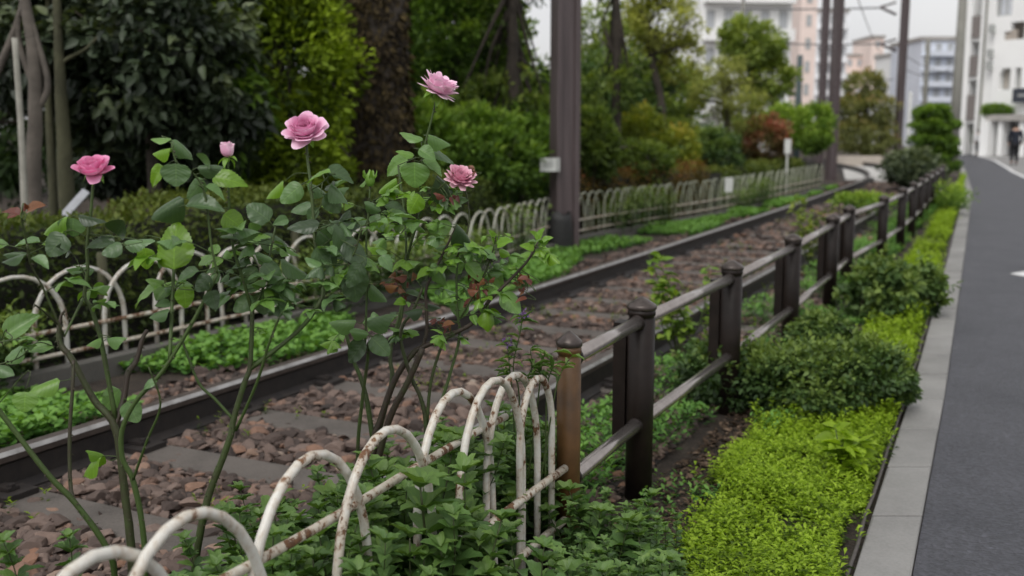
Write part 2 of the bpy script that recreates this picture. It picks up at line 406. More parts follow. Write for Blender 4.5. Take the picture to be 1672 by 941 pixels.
# ------------------------------------------------------------------ leaf templates
def T_diamond(w=.5, fold=.18):
    V = np.array([[0, 0, 0], [-w/2, .45, fold*w], [w/2, .45, fold*w], [0, 1, -.12], [0, .45, 0]])
    return V, [np.array([[0, 4, 1], [0, 2, 4], [4, 3, 1], [4, 2, 3]])], np.array([[0, 0], [-1, .45], [1, .45], [0, 1], [0, .45]])
def T_flat(w=.5):
    V = np.array([[0, 0, 0], [w/2, .5, .07], [0, 1, -.05], [-w/2, .5, .07]])
    return V, [np.array([[0, 1, 2, 3]])], np.array([[0, 0], [1, .5], [0, 1], [-1, .5]])
def T_leaf(nl=6, nw=1, shape='ovate', fold=.2, droop=.2, teeth=0.0, wave=0.0, seed=0, roll=0.0):
    r = np.random.default_rng(seed)
    v = np.linspace(0, 1, nl + 1); cols = np.arange(-nw, nw + 1) / nw
    if shape == 'ovate': h = np.sin(pi * v**.72)**.8 * (1 - .12*v)
    elif shape == 'round': h = np.sin(pi * v**.68)**.62
    else: h = np.sin(pi * v**.85)**1.0
    h = h / h.max() * .5
    h[0] = .012; h[-1] = .004
    V = []; U = []
    for i, vi in enumerate(v):
        for j, u in enumerate(cols):
            x = u * h[i]; y = vi
            if teeth and abs(u) == 1 and 0 < i < nl:
                if i % 2: x *= 1 + teeth; y += .35/nl
                else: x *= 1 - teeth*.6; y -= .15/nl
            z = fold*abs(x) - droop*vi**2 + roll*x*x*2*(-1) + wave*sin(vi*19+seed)*abs(u)*.5
            y2 = y - .12*droop*vi**2
            V.append((x, y2, z)); U.append((u, vi))
    k = 2*nw + 1; F = []
    for i in range(nl):
        for j in range(k - 1):
            F.append((i*k+j, i*k+j+1, (i+1)*k+j+1, (i+1)*k+j))
    V = np.array(V); V[:, 0] *= 1.0
    return V, [np.array(F)], np.array(U)
HERO = [T_leaf(22, 3, 'ovate', f, d, .032, w, s, ro) for s, (f, d, w, ro) in enumerate([(.10, .10, .012, .5), (.35, .2, .02, 0), (-.05, .25, .018, .8), (.25, .05, .02, .4), (.05, .32, .016, 1.0), (.4, .42, .022, .3), (.15, .5, .02, .9), (.5, .12, .026, .2)])]
HEROR = [T_leaf(26, 3, 'round', f, d, .04, .03, s+9, .3) for s, (f, d) in enumerate([(.12, .06), (.22, .15)])]
WEEDT = [T_leaf(6, 1, 'lance', .3, d, .10, .02, s) for s, d in enumerate([.15, .35, .55])]
BROAD = [T_leaf(4, 1, 'ovate', .3, .25, 0, 0, 1), T_leaf(4, 1, 'ovate', .15, .05, 0, 0, 2)]
DIA = T_diamond(.5); DIAW = T_diamond(.7); FLAT = T_flat(.45); NEEDLE = T_flat(.22)

def unit(v):
    v = np.asarray(v, float); return v / (np.linalg.norm(v, axis=-1, keepdims=True) + 1e-9)
def rand_dir(n):
    return unit(rng.normal(size=(n, 3)))

# ------------------------------------------------------------------ ground and track
def X_kerb(Y):   # left edge of the kerb line (asphalt side), gently straight
    return np.interp(Y, KY, KX)
_k = np.array([G(x, y, .012) for x, y in ((1490, 941), (1520, 776), (1545, 640), (1575, 420), (1588, 313), (1576, 276), (1567, 262))])
_e = _k[-1] - _k[-2]; _n = _k[1] - _k[0]
KX = [_k[0][0] - _n[0]/_n[1]*9] + list(_k[:, 0]) + [_k[-1][0] + 12*(_e[0]/_e[1] - .05), _k[-1][0] + 26*(_e[0]/_e[1] - .09)]
KY = [_k[0][1] - 9] + list(_k[:, 1]) + [_k[-1][1] + 12, _k[-1][1] + 26]
_pts = [(0, 748), (392, 627), (560, 571), (854, 480), (1116, 393), (1366, 313), (1397, 299)]
_g = np.array([G(x, y, .15) for x, y in _pts])
_c = np.polyfit(_g[:, 1], _g[:, 0], 2, w=1/np.sqrt(_g[:, 1]))
YT = np.concatenate([np.arange(-3, 27, .5), np.arange(27, 60, 1.0)])
_x = np.polyval(_c, np.minimum(YT, 25)); _sl = np.polyval(np.polyder(_c), 25)
_d = np.maximum(YT - 25, 0)
_x = _x + _sl*_d - .012*_d**2
LEFT = np.stack([_x, YT, 0*YT], -1)
_t = unit(np.gradient(LEFT, axis=0)); _nr = np.stack([_t[:, 1], -_t[:, 0], 0*YT], -1)
_s = np.concatenate([[0], np.cumsum(np.linalg.norm(np.diff(LEFT, axis=0), axis=1))])
def track(s, off=0.0):
    "point and tangent on the line of the left rail at arc length s, moved off metres to the right"
    p = np.array([np.interp(s, _s, LEFT[:, i] + _nr[:, i]*off) for i in range(3)])
    t = np.array([np.interp(s, _s, _t[:, i]) for i in range(3)])
    return p, t
def s_at(Y): return np.interp(Y, YT, _s)
GAUGE = 1.44

mb = MB(); mb.poly([(-250, -30, 0), (250, -30, 0), (250, 420, 0), (-250, 420, 0)], [0, 1, 2, 3])
tag(obj('ground', mb, M['soil']), kind='structure')
# ballast bed sheet
mb = MB(); k = len(YT)
offs = [-.75, -.3, .7, 1.7, 2.15]; zz = [.004, .012, .012, .012, .004]
V = np.concatenate([LEFT + _nr*o + np.array([0, 0, z]) for o, z in zip(offs, zz)])
F = [[(a*k+i), ((a+1)*k+i), ((a+1)*k+i+1), (a*k+i+1)] for a in range(4) for i in range(k-1)]
mb.add(V, [np.array(F)])
tag(obj('track_bed', mb, M['ballast_bed']), kind='structure')

# path
Yp = np.concatenate([np.arange(-5, 40, 1.0), np.arange(40, 76, 2.0)])
xk = X_kerb(Yp)
Wp = np.interp(Yp, [0, 15, 28, 36, 50, 75], [2.6, 2.3, 1.75, 1.55, 1.6, 1.7]) * 1.1
mb = MB(); k = len(Yp)
V = np.concatenate([np.stack([xk, Yp, 0*Yp + .012], -1), np.stack([xk + Wp, Yp, 0*Yp + .012], -1)])
mb.add(V, [np.array([[i, k+i, k+i+1, i+1] for i in range(k-1)])])
tag(obj('path', mb, M['asphalt']), kind='structure')
mb = MB()
V = np.concatenate([np.stack([xk + Wp - .15, Yp, 0*Yp + .017], -1), np.stack([xk + Wp, Yp, 0*Yp + .017], -1)])
mb.add(V, [np.array([[i, k+i, k+i+1, i+1] for i in range(k-1)])])
tag(obj('path_edge_line', mb, M['white_line']), kind='structure')
mb = MB()
V = np.concatenate([np.stack([xk + Wp + .004, Yp, 0*Yp + .01], -1), np.stack([xk + Wp + 6, Yp - 2, 0*Yp + .01], -1)])
mb.add(V, [np.array([[i, k+i, k+i+1, i+1] for i in range(k-1)])])
tag(obj('side_pavement', mb, M['side_pavement']), kind='structure')
# a small painted mark on the path
mb = MB(); a = [G(1648, 447, .017), G(1685, 441, .017), G(1720, 447, .017), G(1690, 455, .017)]
mb.poly(a, [0, 3, 2, 1]); tag(obj('path_marking', mb, M['white_line']), kind='structure')
# paved crossing by the track
mb = MB(); a = [G(x, y, .02) for x, y in ((1372, 256), (1470, 254), (1452, 297), (1380, 293))]
a = np.array(a); b_ = a.copy(); b_[:, 2] = -.05
mb.add(np.concatenate([a, b_]), [np.array([[0, 3, 2, 1], [0, 4, 7, 3], [3, 7, 6, 2], [2, 6, 5, 1], [1, 5, 4, 0]])])
tag(obj('crossing_pavement', mb, M['pavement'], smooth=False), kind='structure')

# kerb: concrete blocks with joints
mb = MB()
ys = np.arange(-3, 60, .545)
for i, y in enumerate(ys):
    y0, y1 = y + .008, y + .545 - .008
    x0, x1 = X_kerb(y0), X_kerb(y1); w = .185
    t = rng.uniform(.3, .7); z = .028 + rng.uniform(-.003, .003); c = .006
    V = [(x0-w, y0, -.1), (x0-.004, y0, -.1), (x1-.004, y1, -.1), (x1-w, y1, -.1),
         (x0-w, y0, z-c), (x0-.004, y0, z-c), (x1-.004, y1, z-c), (x1-w, y1, z-c),
         (x0-w+c, y0+c, z), (x0-.004-c, y0+c, z), (x1-.004-c, y1-c, z), (x1-w+c, y1-c, z)]
    mb.add(V, [np.array([[0, 1, 5, 4], [1, 2, 6, 5], [2, 3, 7, 6], [3, 0, 4, 7], [4, 5, 9, 8], [5, 6, 10, 9], [6, 7, 11, 10], [7, 4, 8, 11], [8, 9, 10, 11]])], t=t)
tag(obj('kerb', mb, M['kerb'], smooth=False), kind='structure')
# thin edging strip along the bed
mb = MB(); yy = np.arange(-2, 14, .25)
P = np.stack([X_kerb(yy) - .205 + rng.normal(0, .003, len(yy)), yy, .035 + rng.normal(0, .004, len(yy))], -1)
mb.tube(P, .0065, 6)
e = obj('edging_strip', mb, M['rope'], loc=P[0]); tag(e, 'thin dark edging strip running along the kerb beside the lime green ground cover', 'edging')

# rails: flat-bottom section
prof = [(-.055, 0), (.055, 0), (.055, .012), (.012, .03), (.009, .095), (.031, .108), (.034, .128), (.024, .142), (-.024, .142), (-.034, .128), (-.031, .108), (-.009, .095), (-.012, .03), (-.055, .012)]
def make_rail(off, label):
    mb = MB(); n = len(prof); V = []
    for p, nr in zip(LEFT, _nr):
        for a, z in prof: V.append(p + nr*(off + a) + np.array([0, 0, .005 + z*1.22]))
    k = len(LEFT)
    def F(js): return np.array([[i*n+j, (i+1)*n+j, (i+1)*n+(j+1) % n, i*n+(j+1) % n] for i in range(k-1) for j in js])
    V = np.array(V)
    mb.add(V, [F([0, 1, 2, 3, 4, 10, 11, 12, 13])])
    mb.add(V, [F([6])], mi=1)
    mb.add(V, [F([5, 7, 8, 9])], mi=2)
    o = obj('rail', mb, [M['rail_side'], M['rail_top'], M['rail_shoulder']], loc=LEFT[8], smooth=False)
    tag(o, label, 'rail', 'rails of the tram track')
make_rail(0, 'worn steel tram rail on the far side of the ballast, passing behind the roses')
make_rail(GAUGE, 'steel tram rail nearest the brown fence, seen between its posts')

# sleepers
mb0 = MB()
mb0.box((0, 0, -.05), (2.35, .215, .135)); 
def sleeper_mesh():
    m = MB(); x, y, c = 1.17, .108, .012
    z = .026
    V = [(-x, -y, -.12), (x, -y, -.12), (x, y, -.12), (-x, y, -.12), (-x, -y, z-c), (x, -y, z-c), (x, y, z-c), (-x, y, z-c),
         (-x+c, -y+c, z), (x-c, -y+c, z), (x-c, y-c, z), (-x+c, y-c, z)]
    m.add(V, [np.array([[0, 1, 5, 4], [1, 2, 6, 5], [2, 3, 7, 6], [3, 0, 4, 7], [4, 5, 9, 8], [5, 6, 10, 9], [6, 7, 11, 10], [7, 4, 8, 11], [8, 9, 10, 11]])])
    return m
def clip_mb(x):
    m = MB(); m.box((x - .11, 0, .038), (.10, .15, .022)); m.box((x + .11, 0, .038), (.10, .15, .022))
    for sx in (-.1, .1):
        m.tube([(x+sx, 0, .04), (x+sx, 0, .075)], .016, 6); m.box((x+sx*.75, 0, .058), (.08, .05, .012))
    return m
first = None; s0 = s_at(3.2); nsl = 0
for i in range(46):
    s = s0 + i*.66
    p, t = track(s, GAUGE/2)
    rz = math.atan2(t[1], t[0]) - pi/2 + rng.normal(0, .012)
    if first is None:
        first = thing('concrete_sleeper', 'worn concrete sleeper lying flush in the ballast under the rails', 'sleeper', p, 'concrete sleepers of the tram track', rz)
        obj('block', sleeper_mesh(), M['sleeper'], first, local=True, smooth=False)
        obj('rail_clip', clip_mb(-GAUGE/2), M['rail_side'], first, local=True, smooth=False)
        obj('rail_clip', clip_mb(GAUGE/2), M['rail_side'], first, local=True, smooth=False)
    else:
        o = copy_tree(first); o.location = tuple(p); o.rotation_euler = (0, 0, rz)

# ballast stones
def ico(sub):
    import bmesh
    bm = bmesh.new(); bmesh.ops.create_icosphere(bm, subdivisions=sub, radius=1)
    V = np.array([v.co[:] for v in bm.verts]); F = np.array([[v.index for v in f.verts] for f in bm.faces]); bm.free()
    return V, F
def stone_variants(sub, n):
    V, F = ico(sub); out = []
    for i in range(n):
        W = V.copy()
        for _ in range(13):      # chop with planes so that it looks crushed
            q = unit(rng.normal(size=3)); d = rng.uniform(.38, .78)
            h = W @ q; W = W - np.outer(np.maximum(h - d, 0), q)
        W = W * rng.uniform(.8, 1.45, 3) * np.array([1.3, 1.05, .60]) + rng.normal(0, .012, W.shape)
        out.append((W, F))
    return out
def scatter_stones(mb, vars_, P, S):
    N = len(P); pick = rng.integers(0, len(vars_), N)
    for vi, (W, F) in enumerate(vars_):
        idx = np.where(pick == vi)[0]
        if not len(idx): continue
        a = rng.uniform(0, 2*pi, len(idx)); tl = rng.normal(0, .5, len(idx))
        ca, sa, ct, st = np.cos(a), np.sin(a), np.cos(tl), np.sin(tl)
        Rm = np.stack([np.stack([ca, -sa*ct, sa*st], -1), np.stack([sa, ca*ct, -ca*st], -1), np.stack([0*ca, st, ct], -1)], 1)
        V = np.einsum('nij,kj->nki', Rm, W) * S[idx][:, None, None] + P[idx][:, None, :]
        k = len(W); FF = (F[None] + (np.arange(len(idx))*k)[:, None, None]).reshape(-1, 3)
        mb.add(V.reshape(-1, 3), [FF], t=np.repeat(rng.beta(1.3, 1.5, len(idx)), k))
mb = MB()
SV2, SV1 = stone_variants(2, 10), stone_variants(1, 10)
def bed_points(n, Y0, Y1, o0, o1):
    s = rng.uniform(s_at(Y0), s_at(Y1), n); o = rng.uniform(o0, o1, n)
    P = np.stack([np.interp(s, _s, LEFT[:, i]) + np.interp(s, _s, _nr[:, i])*o for i in range(3)], -1)
    return P, s, o
def on_sleeper(s):
    d = (s - s0 + .33) % .66 - .33
    return np.abs(d) < .115
for (n, Y0, Y1, vr, sz) in ((8000, 2.8, 5.8, SV2, .027), (24000, 2.8, 6.5, SV1, .0145), (20000, 6.0, 12, SV1, .023), (12000, 12, 28, SV1, .034)):
    P, s, o = bed_points(n, Y0, Y1, -.7, 2.15)
    S = np.minimum(rng.lognormal(np.log(sz), .40, n), sz*1.75)
    nearrail = (np.abs(o) < .10) | (np.abs(o - GAUGE) < .10)
    edge = (o < -.35) | (o > 1.85)
    keep = ~nearrail & ~(on_sleeper(s) & (o > -.45) & (o < 1.9) & (rng.random(n) > .16 + .25*(o > 1.0))) & ~(edge & (rng.random(n) < .5))
    P[:, 2] = .012 + S*rng.uniform(-.15, .55, n) - .01*on_sleeper(s)
    scatter_stones(mb, vr, P[keep], S[keep])
o = obj('ballast_gravel', mb, M['stone'], smooth=False)
tag(o, 'purple brown crushed stone ballast between the rails', 'gravel', kind='stuff')

# ------------------------------------------------------------------ hoop fences
def hoop_mb(w, h, r, seg=10, sink=.03):
    m = MB(); a = np.linspace(0, pi, 15)
    P = [(-w/2, 0, -sink), (-w/2, 0, h*.35)]
    rise = w*.80
    P += [(-w/2*cos(x), 0, h - rise - r + rise*sin(x)) for x in a]
    P += [(w/2, 0, h*.35), (w/2, 0, -sink)]
    m.tube(P, r, seg)
    return m
FDIR = unit(ray(1645, 215)[:2])
FP2 = A(1045, 490, 3.8); 
def fence_pt(Y):
    "ground point on the line of the near hoop fence and the brown fence"
    return np.array([FP2[0] + (Y - 3.8)*FDIR[0]/FDIR[1], Y, 0.0])
frz = math.atan2(FDIR[1], FDIR[0])
nf = thing('hoop_fence', 'rusty white hoop fence in the foreground ending at the brown end post', 'fence', fence_pt(1.54))
hp = None
hoops = [(1.12, .75, 0, .42), (1.27, .77, .0, .42), (1.465, .77, 0, .41), (1.642, .775, .0, .41), (1.95, .765, -.01, .41), (2.19, .757, .0, .40), (2.54, .757, -.01, .40), (2.665, .757, .01, .38), (2.82, .725, -.01, .34), (2.925, .70, .01, .23)]
for i, (Y, h, lean, w) in enumerate(hoops):
    o = obj('hoop', hoop_mb(w, h, .0104, 12), M['rusty_white'], nf, local=True)
    p = fence_pt(Y) - root_loc(nf)
    side = np.array([FDIR[1], -FDIR[0], 0])*(.010 if i % 2 else -.010)
    o.location = tuple(p + side); o.rotation_euler = (lean, rng.normal(0, .02), frz)
for z, Y0, Y1, mt, r in ((.60, 1.0, 2.80, 'rusty_bar', .0105), (.355, 1.0, 3.095, 'rusty_bar', .0125), (.185, 1.0, 3.095, 'rusty_bar', .0125)):
    m_ = MB(); a, b_ = fence_pt(Y0), fence_pt(Y1); side = np.array([FDIR[1], -FDIR[0], 0])*(.0235 if z < .5 else -.0235)
    P = [a + (b_-a)*q + side + np.array([0, 0, z + .006*sin(q*9)]) for q in np.linspace(0, 1, 12)]
    m_.tube(P, r, 10); obj('bar', m_, M[mt], nf)

# far hoop fence
ff_pts = [(-300, 488), (75, 440), (400, 396), (790, 346), (950, 319), (1180, 289), (1341, 267)]
FFP = np.array([A(x, y, 1672*.75/(y-215)*1.0) for x, y in ff_pts]); FFP[:, 2] = 0
FFP[4] = A(950, 319, 12.9); FFP[4][2] = 0
FFP[3] = A(790, 346, 10.0); FFP[3][2] = 0
FFC, _ = spline(FFP, np.zeros(len(FFP)), 12)
fs = np.concatenate([[0], np.cumsum(np.linalg.norm(np.diff(FFC, axis=0), axis=1))])
def ffence(s): 
    p = np.array([np.interp(s, fs, FFC[:, i]) for i in range(3)])
    q = np.array([np.interp(s + .05, fs, FFC[:, i]) for i in range(3)]); return p, unit(q - p)
far_f = thing('hoop_fence', 'long white hoop fence across the track in front of the clipped hedge', 'fence', ffence(1.0)[0])
fh = hoop_mb(.38, .65, .0104, 8).mesh('hoop_far', M['rusty_white_far'])
sp_ = [.05]
while sp_[-1] < fs[-1] - .3 and len(sp_) < 100: sp_.append(sp_[-1] + float(np.interp(ffence(sp_[-1])[0][1], [5, 7, 10, 14, 24], [.44, .38, .28, .22, .24])))
for i, s_i in enumerate(sp_[1:]):
    p, t = ffence(s_i)
    rz = math.atan2(t[1], t[0])
    sd = np.array([t[1], -t[0], 0])*(.015 if i % 2 else -.015)
    o = bpy.data.objects.new('hoop', fh); COL.objects.link(o); o.parent = far_f
    o.scale = (float(np.interp(p[1], [5, 7, 10, 14, 24], [1.65, 1.45, 1.15, .9, .95])), 1, 1)
    o.location = tuple(p + sd - root_loc(far_f)); o.rotation_euler = (rng.normal(0, .03), rng.normal(0, .02), rz)
for z in (.31, .175):
    m_ = MB(); P = [ffence(s)[0] + np.array([ffence(s)[1][1], -ffence(s)[1][0], 0])*.03 + np.array([0, 0, z]) for s in np.linspace(0, fs[-1]-.05, 60)]
    m_.tube(P, .0125, 8); obj('bar', m_, M['rusty_bar'], far_f)
# round timber stakes behind the far fence
for px, py, Y, h in ((166, 425, 5.95, .70), (482, 385, 7.6, .7)):
    b0 = A(px, py, Y); m_ = MB(); m_.lathe([(.028, -.05), (.028, h-.01), (.024, h)], 12, (b0[0], b0[1], 0))
    o = obj('timber_stake', m_, M['green_bark'], loc=(b0[0], b0[1], 0)); tag(o, 'round weathered timber stake behind the hoop fence, ' + ('left of the tall bright rose leaf' if px < 300 else 'below the tallest pink rose'), 'stake')
# low concrete upstand under the far fence
mb = MB()
ss = np.linspace(0, fs[-1], 70); ring = []
for s in ss:
    p, t = ffence(min(s, fs[-1]-.06)); nr = np.array([t[1], -t[0], 0])
    ring += [p + nr*.13, p + nr*.13 + np.array([0, 0, .115]), p + nr*.05 + np.array([0, 0, .12]), p + nr*.05]
k = len(ss); F = [[i*4+a, (i+1)*4+a, (i+1)*4+a+1, i*4+a+1] for i in range(k-1) for a in range(3)]
mb.add(ring, [np.array(F)])
o = obj('edging_wall', mb, M['wall_conc'], smooth=False, loc=ring[0]); tag(o, 'low dark concrete edging at the foot of the far hoop fence', 'edging')

# ------------------------------------------------------------------ brown fence
bf = thing('brown_fence', 'dark brown metal post and rail fence between the track and the path', 'fence', (FP2[0], 3.8, 0))
posts = [(928, 3.13, .0385, .775), (1045, 3.80, .053, .775), (1192, 5.0, .053, .765), (1292, 6.43, .053, .755), (1357, 8.0, .053, .755), (1384, 9.0, .053, .755), (1441, 10.7, .052, .74), (1472, 12.2, .052, .74), (1490, 13.6, .052, .74), (1503, 15.0, .052, .73), (1513, 16.4, .052, .73), (1522, 17.8, .052, .73), (1531, 19.2, .052, .73), (1538, 20.8, .052, .73)]
pw = []
for i, (px, Y, r, h) in enumerate(posts):
    p = A(px, 400, Y); 
    r_ = ray(px, 215 + (1.0*1672/Y)); p = np.array([r_[0]*Y/r_[1], Y, 0]); pw.append((p, h))
    m_ = MB()
    m_.lathe([(r*.98, -.08), (r*.98, h-.075), (r*.9, h-.073), (r*.9, h-.06), (r, h-.058), (r, h-.035)], 24, p)
    po = obj('post', m_, M['old_post' if i == 0 else 'brown_paint'], bf, label='weathered tan brown end post, thinner than the rest' if i == 0 else None)
    m_ = MB(); m_.lathe([(r*1.02, h-.036), (r*1.07, h-.034), (r*1.07, h-.022), (r*1.0, h-.017), (r*.5, h+.000), (.003, h+.012)], 24, p)
    obj('cap', m_, M['cap_metal'], po)
    if i:
        j = min(i, len(posts)-2)
        m_ = MB(); m_.box(p + np.array([-FDIR[1]*.05 + -.02, FDIR[0]*.05+.02, h-.31 ]), (.075, .05, .44), rz=frz)
        if i < 6: obj('side_plate', m_, M['brown_paint'], po, smooth=False)
for zf, r in ((.695, .025), (.30, .0245)):
    for i in range(len(pw)-1):
        (a, ha), (b_, hb) = pw[i], pw[i+1]
        dz = np.array([0, 0, zf]); d = unit(b_ - a)
        za = dz + np.array([0, 0, (ha-.775)]); zb = dz + np.array([0, 0, (hb-.775)])
        m_ = MB(); m_.tube([a + za + d*.0, b_ + zb - d*.0], r, 16)
        m_.lathe([(r*1.02, 0), (r*1.25, 0), (r*1.25, .004), (r*1.02, .004)], 16)if False else None
        rl = obj('rail', m_, M['rail_tube_paint'], bf)
        if i < 7:
            for q, sg in ((a + za, 1), (b_ + zb, -1)):
                rr = posts[i if sg > 0 else i+1][2]
                c0 = q + d*sg*(rr-.004); c1 = q + d*sg*(rr+.012)
                m2 = MB(); m2.tube([c0, c1], r*1.2, 16); obj('collar', m2, M['brown_paint'], rl)
# ------------------------------------------------------------------ roses
def frame(axis):
    a = unit(axis); e1 = unit(np.cross(a, [0.3, 1, .2])); return a, e1, np.cross(a, e1)
def petal(mb, c, fr, az, L, W, phis, tint, rg, nu=8, nv=9, curl=.0):
    a, e1, e2 = fr
    vs = np.linspace(0, 1, nv); us = np.linspace(-1, 1, nu)
    ph = np.radians(np.interp(vs, np.linspace(0, 1, len(phis)), phis) + rg.normal(0, 4))
    r = np.concatenate([[0], np.cumsum(np.sin(ph[:-1])*L/(nv-1))]) + .004
    z = np.concatenate([[0], np.cumsum(np.cos(ph[:-1])*L/(nv-1))])
    w = W*np.sin(pi*np.clip(.10 + .60*vs, 0, 1))**.8
    rip = rg.uniform(0, 6, 2)
    V = []; T = []; U = []
    for i in range(nv):
        for u in us:
            k = 1 - .30*abs(u)**2.6*vs[i] + .022*sin(u*5 + rip[0])*vs[i]
            da = np.clip(u*w[i]/(2*max(r[i], L*.28)), -1.5, 1.5)
            rr = r[i]*k + .0016*sin(u*4 + rip[1])*vs[i] + .10*L*curl*(abs(u)**2)*vs[i]
            zz = z[i]*k
            d = e1*cos(az+da) + e2*sin(az+da)
            V.append(c + d*rr + a*zz); T.append(np.clip(tint + .45*vs[i]**2 - .12*(1-abs(u)) + rg.normal(0, .02), 0, 1)); U.append((u, vs[i]))
    i = np.arange(nv-1)[:, None]; j = np.arange(nu-1)[None, :]
    F = np.stack([i*nu+j, i*nu+j+1, (i+1)*nu+j+1, (i+1)*nu+j], -1).reshape(-1, 4)
    mb.add(np.array(V), [F], t=np.array(T), uv=np.array(U))
LAYERS = {
 'full': [(4, .48, .5, (60, 12, -14, 0), .0), (5, .62, .6, (66, 16, -6, 8), .05), (5, .76, .72, (74, 22, 0, 14), .12), (6, .90, .84, (82, 32, 10, 30), .2), (6, 1.02, .95, (90, 46, 28, 55), .3), (6, 1.08, 1.0, (98, 66, 52, 85), .36), (5, 1.02, .9, (104, 92, 84, 105), .42)],
 'cup': [(4, .42, .5, (60, 15, -8, 10), .15), (5, .58, .6, (72, 20, 0, 25), .2), (6, .74, .75, (82, 32, 8, 20), .25), (6, .95, .9, (95, 55, 25, 30), .25), (5, 1.05, .95, (100, 76, 52, 58), .3), (2, .95, .8, (105, 105, 115, 140), .35)],
 'ruffle': [(6, .66, .42, (30, 8, 0, 25), .3), (9, .80, .46, (48, 20, 8, 40), .35), (10, .92, .5, (60, 34, 20, 55), .4), (11, 1.0, .52, (74, 48, 36, 75), .5), (10, 1.0, .55, (88, 64, 55, 90), .6), (7, .85, .5, (96, 86, 90, 105), .7)],
 'bud': [(3, .8, .6, (40, 5, -15, -5), .2), (4, .95, .75, (55, 8, -12, 8), .35), (4, 1.0, .85, (62, 12, -2, 30), .6)],
 'faded': [(6, .5, .4, (40, 15, 5, 40), .2), (8, .75, .5, (75, 40, 50, 90), .3), (8, .9, .55, (95, 85, 100, 130), .4)],
}
def flower(parent, px, py, Y, rad, axis, kind, mat, seed, label=None, sep=1.0, loc=None):
    rg = np.random.default_rng(seed)
    c = A(px, py, Y); fr = frame(axis); a = fr[0]
    mb = MB(); az = rg.uniform(0, 6)
    for (k, L, W, ph, t) in LAYERS[kind]:
        for i in range(k):
            petal(mb, c + a*.002, fr, az + i*2*pi/k + rg.normal(0, .12), rad*L*rg.uniform(.92, 1.08), rad*W*1.32, ph, t, rg, curl=rg.uniform(-.3, .6))
        az += pi/k + .4
    f = obj('bud' if kind == 'bud' else 'flower', mb, M[mat], parent, label=label)
    cm = MB(); prof = [(.001, -.20), (.035, -.19), (.075, -.13), (.085, -.06), (.06, 0)]
    k = rad/.055*.055
    pr = np.array(prof)*rad*1.5
    aa = np.arange(10)*2*pi/10
    V = np.concatenate([c + a*z + (np.cos(aa)*r_)[:, None]*fr[1] + (np.sin(aa)*r_)[:, None]*fr[2] for r_, z in pr])
    i = np.arange(len(pr)-1)[:, None]; j = np.arange(10)[None]; j2 = (j+1) % 10
    cm.add(V, [np.stack([i*10+j, i*10+j2, (i+1)*10+j2, (i+1)*10+j], -1).reshape(-1, 4)], t=.75)
    n = 5; ang = np.arange(n)*2*pi/n + rg.uniform(0, 1)
    d = np.cos(ang)[:, None]*fr[1] + np.sin(ang)[:, None]*fr[2]
    if kind == 'bud': d = d + a*rg.uniform(-.9, .6, (n, 1))
    else: d = d*1.0 - a*rg.uniform(.0, .7, (n, 1))
    cm.leaves(T_leaf(6, 1, 'lance', .3, .5), c + d*rad*.09, d, np.tile(a, (n, 1)), rad*.62*sep, .75, wid=rad*.34)
    obj('calyx', cm, M['rose_leaf'], f)
    return c - a*rad*.28

